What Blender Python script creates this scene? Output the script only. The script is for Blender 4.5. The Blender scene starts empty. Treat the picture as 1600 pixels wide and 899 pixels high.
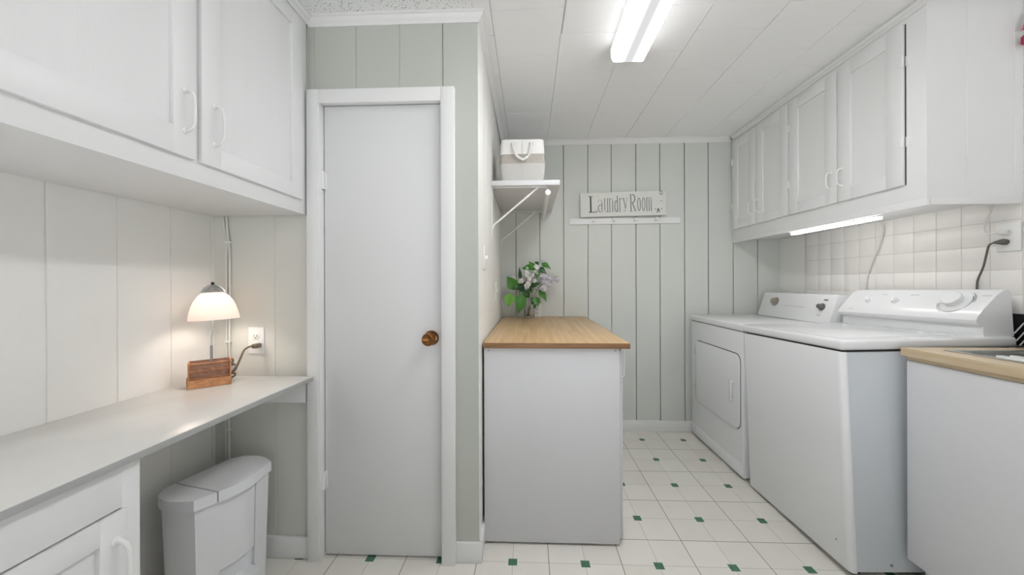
import bpy, bmesh, math, random
from mathutils import Vector, Matrix
random.seed(7)
scene = bpy.context.scene
COL = scene.collection

# ------------------------------------------------------------------ camera, world, exposure
F_PX, CX, CY, YAW, ROLL, CAM_H = 563.5, 806.0, 442.3, 0.038, 0.003, 1.18
cam_data = bpy.data.cameras.new('camera')
cam = bpy.data.objects.new('camera', cam_data); COL.objects.link(cam)
cam_data.sensor_fit = 'HORIZONTAL'; cam_data.sensor_width = 36.0
cam_data.lens = F_PX / 1600 * 36
cam_data.shift_x = -(CX - 800) / 1600
cam_data.shift_y = (CY - 449.5) / 1600
cam_data.clip_start = 0.02
_R = Vector((math.cos(YAW), math.sin(YAW), 0)); _F = Vector((-math.sin(YAW), math.cos(YAW), 0)); _U = Vector((0, 0, 1))
right = _R * math.cos(ROLL) - _U * math.sin(ROLL)
up = _R * math.sin(ROLL) + _U * math.cos(ROLL)
m = Matrix.Identity(4)
for i in range(3):
    m[i][0], m[i][1], m[i][2] = right[i], up[i], -_F[i]
m[2][3] = CAM_H
cam.matrix_world = m
scene.camera = cam

scene.view_settings.view_transform = 'Standard'
scene.view_settings.look = 'None'
scene.view_settings.gamma = 1
scene.view_settings.use_curve_mapping = False
scene.view_settings.exposure = 0.03
WORLD_UP = 0.2
WORLD_DOWN = 1.9
TUBE_STRENGTH = 68.0
LED_STRENGTH = 18.0
BULB_STRENGTH = 48.0
world = bpy.data.worlds.new('world'); scene.world = world
world.use_nodes = True
bgn = world.node_tree.nodes['Background']
bgn.inputs[0].default_value = (0.95, 0.975, 1.0, 1)
_wt = world.node_tree                          # environment fill added to brighten the ceiling from below the horizon, dimmer above
_tc = _wt.nodes.new('ShaderNodeTexCoord'); _sp = _wt.nodes.new('ShaderNodeSeparateXYZ'); _mr = _wt.nodes.new('ShaderNodeMapRange')
_mr.inputs[1].default_value = -0.15; _mr.inputs[2].default_value = 0.15; _mr.inputs[3].default_value = WORLD_DOWN; _mr.inputs[4].default_value = WORLD_UP
_wt.links.new(_tc.outputs['Generated'], _sp.inputs[0]); _wt.links.new(_sp.outputs[2], _mr.inputs[0]); _wt.links.new(_mr.outputs[0], bgn.inputs[1])

# ------------------------------------------------------------------ room dimensions (metres)
CEIL = 2.3185
BACK = 2.90          # back wall
CLOSET = 1.52        # closet wall with the door
LEFT = -1.37
RIGHT = 1.95
REAR = -1.3
S = 0.3048           # one-foot tiles

# ------------------------------------------------------------------ materials
def lin(c):
    return tuple((x / 12.92 if x <= 0.04045 else ((x + 0.055) / 1.055) ** 2.4) for x in c)
def rgb(r, g, b):
    return (*lin((r / 255, g / 255, b / 255)), 1)
def mat(name, col, rough=0.5, metal=0.0, noise=0.0, nscale=8.0, bump=0.0, bscale=60.0, spec=0.5, coat=0.0, stretch=(1, 1, 1)):
    M = bpy.data.materials.new(name); M.use_nodes = True
    nt = M.node_tree; b = nt.nodes['Principled BSDF']
    b.inputs['Base Color'].default_value = col
    b.inputs['Roughness'].default_value = rough; b.inputs['Metallic'].default_value = metal
    b.inputs['Specular IOR Level'].default_value = spec
    if coat: b.inputs['Coat Weight'].default_value = coat
    tc = nt.nodes.new('ShaderNodeTexCoord'); mp = nt.nodes.new('ShaderNodeMapping')
    mp.inputs['Scale'].default_value = stretch
    nt.links.new(tc.outputs['Object'], mp.inputs[0])
    if noise:
        n = nt.nodes.new('ShaderNodeTexNoise'); n.inputs['Scale'].default_value = nscale; n.inputs['Detail'].default_value = 4
        nt.links.new(mp.outputs[0], n.inputs['Vector'])
        mix = nt.nodes.new('ShaderNodeMix'); mix.data_type = 'RGBA'
        mix.inputs[6].default_value = tuple(c * (1 - noise) for c in col[:3]) + (1,)
        mix.inputs[7].default_value = tuple(min(1, c * (1 + noise)) for c in col[:3]) + (1,)
        nt.links.new(n.outputs[0], mix.inputs[0]); nt.links.new(mix.outputs[2], b.inputs['Base Color'])
    if bump:
        n2 = nt.nodes.new('ShaderNodeTexNoise'); n2.inputs['Scale'].default_value = bscale; n2.inputs['Detail'].default_value = 3
        nt.links.new(mp.outputs[0], n2.inputs['Vector'])
        bp = nt.nodes.new('ShaderNodeBump'); bp.inputs['Strength'].default_value = bump; bp.inputs['Distance'].default_value = 0.002
        nt.links.new(n2.outputs[0], bp.inputs['Height']); nt.links.new(bp.outputs[0], b.inputs['Normal'])
    return M
def emit(name, col, strength):
    M = bpy.data.materials.new(name); M.use_nodes = True
    nt = M.node_tree; nt.nodes.clear()
    e = nt.nodes.new('ShaderNodeEmission'); o = nt.nodes.new('ShaderNodeOutputMaterial')
    e.inputs[0].default_value = col; e.inputs[1].default_value = strength
    nt.links.new(e.outputs[0], o.inputs[0]); return M

SAGE_BACK_LIT = mat('back_wall_lit_sage_paint', rgb(215, 218, 212), 0.6, noise=0.02, nscale=3, bump=0.15, bscale=90, spec=0.3)  # same sage, colour lifted on the back wall in place of stronger light
SAGE = mat('sage_wall_paint', rgb(193, 196, 188), 0.6, noise=0.02, nscale=3, bump=0.15, bscale=90, spec=0.3)  # closet copy of the sage, colour lowered in place of weaker light
SAGE_LIT = mat('lit_sage_wall_paint', rgb(240, 239, 235), 0.55, noise=0.02, nscale=3, bump=0.15, bscale=90, spec=0.3)  # same sage again, bright warm lighting put into a paler colour
TRIMW = mat('white_trim_paint', rgb(236, 236, 235), 0.4, noise=0.015, nscale=5, bump=0.1, bscale=50)
CABW = mat('white_cabinet_paint', rgb(234, 234, 234), 0.42, noise=0.012, nscale=6, bump=0.12, bscale=70)
CABSOFT = mat('white_door_panel_paint', rgb(233, 233, 233), 0.45, noise=0.02, nscale=5, bump=0.2, bscale=40, stretch=(6, 6, .4))
DOORP = mat('closet_door_paint', rgb(229, 229, 229), 0.38, noise=0.015, nscale=2)
APPL = mat('white_enamel', rgb(236, 237, 238), 0.22, noise=0.008, nscale=4, coat=0.3)
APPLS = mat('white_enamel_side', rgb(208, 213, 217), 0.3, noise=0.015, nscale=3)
PLAS = mat('white_plastic', rgb(240, 240, 238), 0.35)
BINM = mat('grey_white_bin_plastic', rgb(232, 233, 235), 0.45, noise=0.03, nscale=220, bump=0.2, bscale=300)
LAMI = mat('white_laminate_top', rgb(234, 233, 229), 0.2, noise=0.02, nscale=30)
LAMIE = mat('grey_laminate_edge', rgb(172, 173, 172), 0.4)
MELA = mat('white_melamine', rgb(216, 216, 218), 0.4, noise=0.01, nscale=4)
CHROME = mat('chrome', (0.75, 0.75, 0.74, 1), 0.18, 1.0)
STEEL = mat('brushed_steel', (0.62, 0.62, 0.61, 1), 0.3, 1.0)
GREYM = mat('grey_screw_metal', (0.35, 0.35, 0.35, 1), 0.4, 0.8)
BLACK = mat('black_plastic', (0.012, 0.012, 0.014, 1), 0.35)
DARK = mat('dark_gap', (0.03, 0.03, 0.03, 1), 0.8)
BRONZE = mat('amber_bronze', (0.26, 0.11, 0.035, 1), 0.2, 0.85, noise=0.35, nscale=40)
BROWNK = mat('dark_grey_knob', (0.16, 0.15, 0.135, 1), 0.35, 0.3)
TAUPE = mat('taupe_knob_cap', (0.42, 0.38, 0.32, 1), 0.3, 0.6)
GROUT = mat('grout', rgb(216, 213, 207), 0.8)
TILEM = mat('glazed_wall_tile', rgb(238, 235, 231), 0.3, noise=0.015, nscale=12)
CORDG = mat('grey_brown_cord', rgb(120, 108, 92), 0.5)
CORDW = mat('white_cord', rgb(225, 225, 220), 0.45)
CORDD = mat('dark_cord', rgb(98, 93, 86), 0.5)
ROPE = mat('white_cotton_rope', rgb(238, 237, 232), 0.85, bump=0.6, bscale=300)
CANVW = mat('white_canvas', rgb(240, 239, 236), 0.85, bump=0.4, bscale=250)
FABG = mat('grey_linen', rgb(196, 195, 191), 0.9, noise=0.1, nscale=180, bump=0.5, bscale=250)
FABT = mat('taupe_linen_band', rgb(178, 172, 164), 0.9, noise=0.14, nscale=60, bump=0.5, bscale=250)
INK = mat('grey_green_lettering', rgb(108, 116, 114), 0.7)
SIGNW = mat('distressed_white_board', rgb(226, 226, 220), 0.6, noise=0.03, nscale=20)
PINK = mat('pink_white_cloth', rgb(214, 120, 140), 0.85)
REDC = mat('red_cloth', rgb(170, 60, 80), 0.85)
STEM = mat('woody_stem', rgb(82, 66, 44), 0.7)
LEAF = mat('leaf_green', rgb(66, 128, 40), 0.45, noise=0.3, nscale=30)
LEAFD = mat('leaf_dark_green', rgb(38, 82, 36), 0.45, noise=0.3, nscale=30)
LEAFB = mat('leaf_bright_green', rgb(112, 176, 62), 0.45, noise=0.25, nscale=30)
PETAL = mat('white_petal', rgb(240, 240, 238), 0.6)
PETALL = mat('pale_lilac_petal', rgb(226, 222, 232), 0.6)

def wood(name, c1, c2, axis, scale=9.0, rough=0.35, fine=1.0):
    M = bpy.data.materials.new(name); M.use_nodes = True
    nt = M.node_tree; b = nt.nodes['Principled BSDF']; b.inputs['Roughness'].default_value = rough
    tc = nt.nodes.new('ShaderNodeTexCoord'); mp = nt.nodes.new('ShaderNodeMapping')
    s = [26 * fine] * 3; s[axis] = 1.2 * fine; mp.inputs['Scale'].default_value = s
    nt.links.new(tc.outputs['Object'], mp.inputs[0])
    n = nt.nodes.new('ShaderNodeTexNoise'); n.inputs['Scale'].default_value = scale / 6; n.inputs['Detail'].default_value = 6
    n.inputs['Distortion'].default_value = 0.6
    nt.links.new(mp.outputs[0], n.inputs['Vector'])
    n2 = nt.nodes.new('ShaderNodeTexNoise'); n2.inputs['Scale'].default_value = scale * 1.6; n2.inputs['Detail'].default_value = 3
    nt.links.new(mp.outputs[0], n2.inputs['Vector'])
    add = nt.nodes.new('ShaderNodeMath'); add.operation = 'MULTIPLY_ADD'; add.inputs[1].default_value = 0.35
    nt.links.new(n2.outputs[0], add.inputs[0]); nt.links.new(n.outputs[0], add.inputs[2])
    cr = nt.nodes.new('ShaderNodeValToRGB')
    cr.color_ramp.elements[0].position = 0.48; cr.color_ramp.elements[0].color = c2
    cr.color_ramp.elements[1].position = 0.82; cr.color_ramp.elements[1].color = c1
    nt.links.new(add.outputs[0], cr.inputs[0]); nt.links.new(cr.outputs[0], b.inputs['Base Color'])
    return M
OAK = wood('light_oak_top', rgb(206, 176, 134), rgb(180, 146, 102), 1)
OAKE = wood('oak_edge_band', rgb(160, 122, 82), rgb(128, 92, 58), 0)
BEECH = wood('pale_beech_top', rgb(214, 196, 166), rgb(194, 172, 138), 1)
ORGW = wood('orange_pine', rgb(206, 152, 106), rgb(168, 112, 70), 0, fine=2.0)
ORGD = wood('brown_pine', rgb(166, 126, 102), rgb(132, 96, 76), 0, fine=2.0)

def glass():
    M = bpy.data.materials.new('clear_glass'); M.use_nodes = True
    nt = M.node_tree; b = nt.nodes['Principled BSDF']
    b.inputs['Base Color'].default_value = (0.97, 0.98, 0.97, 1); b.inputs['Roughness'].default_value = 0.02
    b.inputs['Transmission Weight'].default_value = 1.0; b.inputs['IOR'].default_value = 1.45
    return M
GLASS = glass()
WATER = glass(); WATER.name = 'water'; WATER.node_tree.nodes['Principled BSDF'].inputs['IOR'].default_value = 1.33

def shade_mat():
    M = bpy.data.materials.new('frosted_glass_shade'); M.use_nodes = True
    nt = M.node_tree; nt.nodes.clear()
    o = nt.nodes.new('ShaderNodeOutputMaterial'); d = nt.nodes.new('ShaderNodeBsdfDiffuse'); t = nt.nodes.new('ShaderNodeBsdfTranslucent')
    d.inputs[0].default_value = rgb(244, 234, 228); t.inputs[0].default_value = rgb(252, 244, 238)
    mx = nt.nodes.new('ShaderNodeMixShader'); mx.inputs[0].default_value = 0.35
    nt.links.new(d.outputs[0], mx.inputs[1]); nt.links.new(t.outputs[0], mx.inputs[2]); nt.links.new(mx.outputs[0], o.inputs[0])
    return M
SHADE = shade_mat()

def floor_mat():
    M = bpy.data.materials.new('cream_vinyl_tile'); M.use_nodes = True
    nt = M.node_tree; L = nt.links; b = nt.nodes['Principled BSDF']; b.inputs['Roughness'].default_value = 0.42
    b.inputs['Specular IOR Level'].default_value = 0.35
    tc = nt.nodes.new('ShaderNodeTexCoord'); sp = nt.nodes.new('ShaderNodeSeparateXYZ'); L.new(tc.outputs['Object'], sp.inputs[0])
    def mth(op, a, bb=None, c=None):
        n = nt.nodes.new('ShaderNodeMath'); n.operation = op
        for i, v in enumerate((a, bb, c)):
            if v is None: continue
            if isinstance(v, (int, float)): n.inputs[i].default_value = v
            else: L.new(v, n.inputs[i])
        return n.outputs[0]
    def cell(sock, off):                      # signed distance to nearest dot line and nearest seam, metres
        u = mth('DIVIDE', mth('SUBTRACT', sock, off), S)
        a = mth('MULTIPLY', mth('ABSOLUTE', mth('SUBTRACT', u, mth('ROUND', u))), S)        # to light line (through dots)
        seam = mth('SUBTRACT', S / 2, a)
        return a, seam, mth('FLOOR', mth('ADD', u, 0.5)), mth('FLOOR', mth('MULTIPLY', u, 2))
    ax, sx, ix, hx = cell(sp.outputs[0], -0.0745); ay, sy, iy, hy = cell(sp.outputs[1], 1.522)
    dot = mth('MULTIPLY', mth('LESS_THAN', ax, 0.0185), mth('LESS_THAN', ay, 0.0185))
    light = mth('LESS_THAN', mth('MINIMUM', ax, ay), 0.0009)
    seam = mth('LESS_THAN', mth('MINIMUM', sx, sy), 0.0014)
    cv = nt.nodes.new('ShaderNodeCombineXYZ'); L.new(hx, cv.inputs[0]); L.new(hy, cv.inputs[1])
    wn = nt.nodes.new('ShaderNodeTexWhiteNoise'); wn.noise_dimensions = '2D'; L.new(cv.outputs[0], wn.inputs['Vector'])
    n = nt.nodes.new('ShaderNodeTexNoise'); n.inputs['Scale'].default_value = 9; n.inputs['Detail'].default_value = 5; L.new(tc.outputs['Object'], n.inputs['Vector'])
    f = mth('ADD', mth('MULTIPLY', wn.outputs['Value'], 0.45), mth('MULTIPLY', n.outputs[0], 0.55))
    def mix(fac, A, B):
        x = nt.nodes.new('ShaderNodeMix'); x.data_type = 'RGBA'; L.new(fac, x.inputs[0])
        for i, v in ((6, A), (7, B)):
            if isinstance(v, tuple): x.inputs[i].default_value = v
            else: L.new(v, x.inputs[i])
        return x.outputs[2]
    base = mix(f, rgb(221, 217, 208), rgb(235, 232, 225))
    c = mix(light, base, rgb(176, 170, 158)); c = mix(seam, c, rgb(112, 104, 94))
    n3 = nt.nodes.new('ShaderNodeTexNoise'); n3.inputs['Scale'].default_value = 60; L.new(tc.outputs['Object'], n3.inputs['Vector'])
    green = mix(n3.outputs[0], rgb(44, 92, 70), rgb(88, 134, 108))
    c = mix(dot, c, green); L.new(c, b.inputs['Base Color'])
    return M
FLOORM = floor_mat()

def ceil_mat():
    M = bpy.data.materials.new('fibre_ceiling_tile'); M.use_nodes = True
    nt = M.node_tree; L = nt.links; b = nt.nodes['Principled BSDF']; b.inputs['Roughness'].default_value = 0.8
    b.inputs['Specular IOR Level'].default_value = 0.2
    tc = nt.nodes.new('ShaderNodeTexCoord')
    v = nt.nodes.new('ShaderNodeTexNoise'); v.inputs['Scale'].default_value = 140; v.inputs['Detail'].default_value = 2; L.new(tc.outputs['Object'], v.inputs['Vector'])
    r = nt.nodes.new('ShaderNodeValToRGB'); r.color_ramp.elements[0].position = 0.33; r.color_ramp.elements[0].color = (0.45, 0.45, 0.43, 1)
    r.color_ramp.elements[1].position = 0.40; r.color_ramp.elements[1].color = (1, 1, 1, 1); L.new(v.outputs[0], r.inputs[0])
    sp = nt.nodes.new('ShaderNodeSeparateXYZ'); L.new(tc.outputs['Object'], sp.inputs[0])
    lt = nt.nodes.new('ShaderNodeMath'); lt.operation = 'LESS_THAN'; lt.inputs[1].default_value = -0.225; L.new(sp.outputs[0], lt.inputs[0])
    mx = nt.nodes.new('ShaderNodeMix'); mx.data_type = 'RGBA'; mx.inputs[6].default_value = (1, 1, 1, 1)
    L.new(lt.outputs[0], mx.inputs[0]); L.new(r.outputs[0], mx.inputs[7])
    mu = nt.nodes.new('ShaderNodeMix'); mu.data_type = 'RGBA'; mu.blend_type = 'MULTIPLY'; mu.inputs[0].default_value = 1
    mu.inputs[6].default_value = rgb(250, 250, 250); L.new(mx.outputs[2], mu.inputs[7]); L.new(mu.outputs[2], b.inputs['Base Color'])
    n = nt.nodes.new('ShaderNodeTexNoise'); n.inputs['Scale'].default_value = 220; L.new(tc.outputs['Object'], n.inputs['Vector'])
    bp = nt.nodes.new('ShaderNodeBump'); bp.inputs['Strength'].default_value = 0.25; bp.inputs['Distance'].default_value = 0.002
    L.new(n.outputs[0], bp.inputs['Height']); L.new(bp.outputs[0], b.inputs['Normal'])
    return M
CEILM = ceil_mat()

def diffuser_mat():                           # prismatic lens: brighter over each of the two tubes it covers
    M = bpy.data.materials.new('lit_prismatic_diffuser'); M.use_nodes = True
    nt = M.node_tree; nt.nodes.clear(); L = nt.links
    o = nt.nodes.new('ShaderNodeOutputMaterial'); e = nt.nodes.new('ShaderNodeEmission')
    tc = nt.nodes.new('ShaderNodeTexCoord'); sp = nt.nodes.new('ShaderNodeSeparateXYZ'); L.new(tc.outputs['Object'], sp.inputs[0])
    a = nt.nodes.new('ShaderNodeMath'); a.operation = 'ABSOLUTE'; L.new(sp.outputs[0], a.inputs[0])
    mr = nt.nodes.new('ShaderNodeMapRange'); mr.interpolation_type = 'SMOOTHSTEP'
    mr.inputs[1].default_value = 0.0; mr.inputs[2].default_value = 0.058; mr.inputs[3].default_value = 0.0; mr.inputs[4].default_value = 1.0
    L.new(a.outputs[0], mr.inputs[0])
    mu = nt.nodes.new('ShaderNodeMath'); mu.operation = 'MULTIPLY'; mu.inputs[1].default_value = TUBE_STRENGTH
    pw = nt.nodes.new('ShaderNodeMath'); pw.operation = 'POWER'; pw.inputs[1].default_value = 4.0; L.new(mr.outputs[0], pw.inputs[0])
    mn = nt.nodes.new('ShaderNodeMath'); mn.operation = 'ADD'; mn.inputs[1].default_value = 0.011; L.new(pw.outputs[0], mn.inputs[0]); L.new(mn.outputs[0], mu.inputs[0])
    e.inputs[0].default_value = (0.985, 0.99, 1.0, 1); mr2 = nt.nodes.new('ShaderNodeMapRange'); mr2.inputs[1].default_value = 0.066; mr2.inputs[2].default_value = 0.073; mr2.inputs[3].default_value = 1.0; mr2.inputs[4].default_value = 0.045
    L.new(a.outputs[0], mr2.inputs[0])        # the opaque-ish sides of the lens glow far less than its underside
    m3 = nt.nodes.new('ShaderNodeMath'); m3.operation = 'MULTIPLY'; L.new(mu.outputs[0], m3.inputs[0]); L.new(mr2.outputs[0], m3.inputs[1])
    L.new(m3.outputs[0], e.inputs[1]); L.new(e.outputs[0], o.inputs[0])
    return M

# ------------------------------------------------------------------ mesh helpers
def rnd(p):
    return Vector(p)
class MB:
    """collects pieces of geometry for ONE mesh"""
    def __init__(s): s.v = []; s.f = []; s.m = []
    def add(s, vs, fs, mi=0):
        o = len(s.v); s.v += [Vector(p) for p in vs]; s.f += [tuple(o + i for i in f) for f in fs]; s.m += [mi] * len(fs); return s
    def from_bm(s, bm, mi=0):
        bm.verts.ensure_lookup_table()
        for i, v in enumerate(bm.verts): v.index = i
        s.add([v.co.copy() for v in bm.verts], [[v.index for v in f.verts] for f in bm.faces], mi); bm.free(); return s
    def box(s, x0, x1, y0, y1, z0, z1, bev=0.0, seg=2, mi=0):
        bm = bmesh.new(); bmesh.ops.create_cube(bm, size=1)
        for v in bm.verts:
            v.co = Vector(((x0 + x1) / 2 + v.co.x * (x1 - x0), (y0 + y1) / 2 + v.co.y * (y1 - y0), (z0 + z1) / 2 + v.co.z * (z1 - z0)))
        if bev: bmesh.ops.bevel(bm, geom=list(bm.edges), offset=bev, segments=seg, profile=0.5, affect='EDGES', clamp_overlap=True)
        return s.from_bm(bm, mi)
    def prism(s, poly, axis, a, b, bev=0.0, seg=2, mi=0):
        """poly: 2-D outline in the two axes other than `axis` (in order), extruded from a to b"""
        def P(p, t):
            q = list(p); q.insert(axis, t); return Vector(q)
        bm = bmesh.new()
        A = [bm.verts.new(P(p, a)) for p in poly]; B = [bm.verts.new(P(p, b)) for p in poly]
        n = len(poly); bm.faces.new(A); bm.faces.new(B[::-1])
        for i in range(n): bm.faces.new((A[i], B[i], B[(i + 1) % n], A[(i + 1) % n]))
        bmesh.ops.recalc_face_normals(bm, faces=list(bm.faces))
        if bev: bmesh.ops.bevel(bm, geom=[e for e in bm.edges], offset=bev, segments=seg, profile=0.5, affect='EDGES', clamp_overlap=True)
        return s.from_bm(bm, mi)
    def tube(s, pts, r, n=10, mi=0, caps=True):
        pts = [Vector(p) for p in pts]; N = len(pts)
        rs = r if isinstance(r, (list, tuple)) else [r] * N
        T = [(pts[min(i + 1, N - 1)] - pts[max(i - 1, 0)]).normalized() for i in range(N)]
        ref = Vector((0, 0, 1)) if abs(T[0].z) < 0.9 else Vector((1, 0, 0))
        u = T[0].cross(ref).normalized(); vs = []
        for i in range(N):
            u = (u - T[i] * u.dot(T[i])).normalized(); w = T[i].cross(u)
            for k in range(n):
                a = 2 * math.pi * k / n; vs.append(pts[i] + (u * math.cos(a) + w * math.sin(a)) * rs[i])
        fs = [(i * n + k, i * n + (k + 1) % n, (i + 1) * n + (k + 1) % n, (i + 1) * n + k) for i in range(N - 1) for k in range(n)]
        if caps: fs += [tuple(range(n))[::-1], tuple((N - 1) * n + k for k in range(n))]
        return s.add(vs, fs, mi)
    def cyl(s, p0, p1, r, n=20, mi=0): return s.tube([p0, p1], r, n, mi)
    def lathe(s, prof, centre, axis=(0, 0, 1), n=32, mi=0, closed=False):
        """prof: (radius, height) pairs along axis from centre"""
        ax = Vector(axis).normalized(); ref = Vector((1, 0, 0)) if abs(ax.x) < 0.9 else Vector((0, 1, 0))
        u = ax.cross(ref).normalized(); w = ax.cross(u); c = Vector(centre); vs = []
        for r, h in prof:
            for k in range(n):
                a = 2 * math.pi * k / n; vs.append(c + ax * h + (u * math.cos(a) + w * math.sin(a)) * max(r, 1e-5))
        N = len(prof)
        fs = [(i * n + k, i * n + (k + 1) % n, (i + 1) * n + (k + 1) % n, (i + 1) * n + k) for i in range(N - 1) for k in range(n)]
        if not closed:
            fs += [tuple(range(n))[::-1], tuple((N - 1) * n + k for k in range(n))]
        return s.add(vs, fs, mi)
    def rot(s, M):
        s.v = [M @ v for v in s.v]; return s

ORG = {}
def build(name, mb, mats, parent=None, smooth=35, mods=None):
    me = bpy.data.meshes.new(name)
    if parent is not None: o0 = ORG[parent]
    else:
        xs = [v.x for v in mb.v]; ys = [v.y for v in mb.v]; zs = [v.z for v in mb.v]
        o0 = Vector(((min(xs) + max(xs)) / 2, (min(ys) + max(ys)) / 2, min(zs)))
    me.from_pydata([v - o0 for v in mb.v], [], mb.f)
    for m_ in (mats if isinstance(mats, (list, tuple)) else [mats]): me.materials.append(m_)
    for p, i in zip(me.polygons, mb.m): p.material_index = i
    bm = bmesh.new(); bm.from_mesh(me); bmesh.ops.recalc_face_normals(bm, faces=list(bm.faces)); bm.to_mesh(me); bm.free()
    if smooth:
        for p in me.polygons: p.use_smooth = True
        me.set_sharp_from_angle(angle=math.radians(smooth))
    me.update()
    o = bpy.data.objects.new(name, me); COL.objects.link(o)
    if parent is not None: o.parent = parent
    else: o.location = o0
    ORG[o] = o0
    return o
def tag(o, label=None, cat=None, group=None, kind=None):
    if label: o['label'] = label
    if cat: o['category'] = cat
    if group: o['group'] = group
    if kind: o['kind'] = kind
    return o
def thing(name, label, cat, loc, group=None, kind=None):
    o = bpy.data.objects.new(name, None); COL.objects.link(o); o.location = loc; o.empty_display_size = 0.05
    ORG[o] = Vector(loc); return tag(o, label, cat, group, kind)
def struct(name, mb, mats, label=None, smooth=35, parent=None):
    o = build(name, mb, mats, parent, smooth)
    if parent is None: o['kind'] = 'structure'
    if label: o['label'] = label
    return o
def curve(pts, n=8):                          # Catmull-Rom through points
    P = [Vector(p) for p in pts]; P = [2 * P[0] - P[1]] + P + [2 * P[-1] - P[-2]]; out = []
    for i in range(1, len(P) - 2):
        for k in range(n):
            t = k / n; a, b, c, d = P[i - 1], P[i], P[i + 1], P[i + 2]
            out.append(0.5 * ((2 * b) + (-a + c) * t + (2 * a - 5 * b + 4 * c - d) * t * t + (-a + 3 * b - 3 * c + d) * t ** 3))
    return out + [P[-2]]

def planks(mb, along, plane, u0, u1, z0, z1, grooves, into, depth=0.010, width=0.005, thick=0.03, skew=0.0):
    """board wall: face on `plane`, running along axis 0 (x) or 1 (y); `into` = +1/-1 is the direction into the wall"""
    pr = [(u0, 0.0)]
    for g in sorted(grooves, key=lambda q: q[0] if isinstance(q, tuple) else q):
        if isinstance(g, tuple): g, w = g
        else: w = width
        if u0 + w < g < u1 - w: pr += [(g - w / 2 - 0.0015, 0), (g - w / 2, 0.002), (g - w / 2, depth), (g + w / 2, depth), (g + w / 2, 0.002), (g + w / 2 + 0.0015, 0)]
    pr += [(u1, 0.0), (u1, thick), (u0, thick)]
    vs = []
    for z in (z0, z1):
        for u, d in pr:
            t = (u - u0) / (u1 - u0)
            p = plane + into * d + skew * t
            vs.append((u, p, z) if along == 0 else (p, u, z))
    n = len(pr)
    fs = [(i, (i + 1) % n, n + (i + 1) % n, n + i) for i in range(n)] + [tuple(range(n)), tuple(range(n, 2 * n))]
    return mb.add(vs, fs)

# ================================================================== STRUCTURE
fl = MB().box(LEFT - 0.05, RIGHT + 0.05, REAR, BACK + 0.05, -0.05, 0)
o = struct('floor', fl, FLOORM, 'cream vinyl tile floor with small green squares', smooth=0)
o.data.transform(Matrix.Translation(o.location)); o.location = (0, 0, 0)      # pattern coordinates are room coordinates

# ceiling: one-foot tiles, rows staggered, one tile sagging a little beside the lamp
cm = MB()
cm.box(LEFT - 0.05, RIGHT + 0.05, REAR, BACK + 0.05, CEIL + 0.012, CEIL + 0.05)
X0, Y0 = 0.1461, 1.5029
for i in range(-6, 7):
    xa, xb = X0 + i * S, X0 + (i + 1) * S
    off = S / 2 if i % 2 == 0 else 0.0
    for k in range(-10, 6):
        ya, yb = Y0 + off + k * S, Y0 + off + (k + 1) * S
        x0, x1, y0, y1 = max(xa, LEFT - 0.04), min(xb, RIGHT + 0.04), max(ya, REAR), min(yb, BACK + 0.04)
        if x1 - x0 < 0.02 or y1 - y0 < 0.02: continue
        dz = random.uniform(0, 0.0012)
        g = 0.0008
        if i == 0 and k == -1: x0 += 0.006
        cm.box(x0 + g, x1 - g, y0 + g, y1 - g, CEIL + dz, CEIL + 0.0125, bev=0.0012, seg=1)
o = struct('ceiling', cm, CEILM, 'white fibre ceiling tiles', smooth=0)
o.data.transform(Matrix.Translation(o.location)); o.location = (0, 0, 0)

w = MB()
gb = [-0.108, 0.083, (0.273, 0.007), (0.467, 0.007), 0.653, (0.846, 0.007), (1.035, .006), (1.226, 0.009), (1.411, .007), (1.603, .006), 1.79]
planks(w, 0, BACK, -0.30, RIGHT + 0.04, 0, CEIL + 0.02, gb, +1, depth=0.018, width=0.0055, thick=0.04)
struct('wall_back', w, SAGE_BACK_LIT, 'sage vertical board wall at the back of the laundry alcove')

w = MB()
planks(w, 1, LEFT, REAR, CLOSET + 0.04, 0, CEIL + 0.02, [-.5, -.12, .05, .28, .45, .61, .79, (0.971, .003), (1.148, .002), (1.328, .0018), 1.503], -1, depth=0.003, width=0.002, thick=0.04)
struct('wall_left', w, SAGE_LIT, 'pale board wall behind the worktop')

w = MB()
planks(w, 0, CLOSET, LEFT, -0.950, 0, CEIL + 0.02, [(-1.1, .002)], +1, depth=0.0015, width=0.002, thick=0.04)
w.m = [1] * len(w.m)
planks(w, 0, CLOSET, -0.950, -0.893, 0, CEIL + 0.02, [(-0.925, .002)], +1, depth=0.0015, width=0.002, thick=0.04)
planks(w, 0, CLOSET, -0.893, -0.372, 1.955, CEIL + 0.02, [(-0.741, .002), (-0.552, .0015)], +1, depth=0.003, width=0.002, thick=0.04)
planks(w, 0, CLOSET, -0.372, -0.2165, 0, CEIL + 0.02, [-0.366], +1, depth=0.009, width=0.003, thick=0.04)
struct('wall_closet', w, [SAGE, mat('alcove_lit_sage_paint', rgb(220, 220, 213), 0.55, noise=0.02, nscale=3, bump=0.15, bscale=90, spec=0.3)], 'sage board wall around the narrow closet door')  # alcove boards: the same sage, lamplight painted in as a lighter tone

w = MB()                                                                       # side of the closet, seen very obliquely
planks(w, 1, -0.2160, CLOSET + 0.0005, BACK, 0, CEIL + 0.02, [1.71, 1.90, 2.09, 2.28, 2.47, 2.66], -1, depth=0.004, width=0.002, thick=0.04, skew=-0.0125)
struct('wall_closet_side', w, SAGE_LIT, 'pale side wall of the closet running back beside the wooden top')

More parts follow.
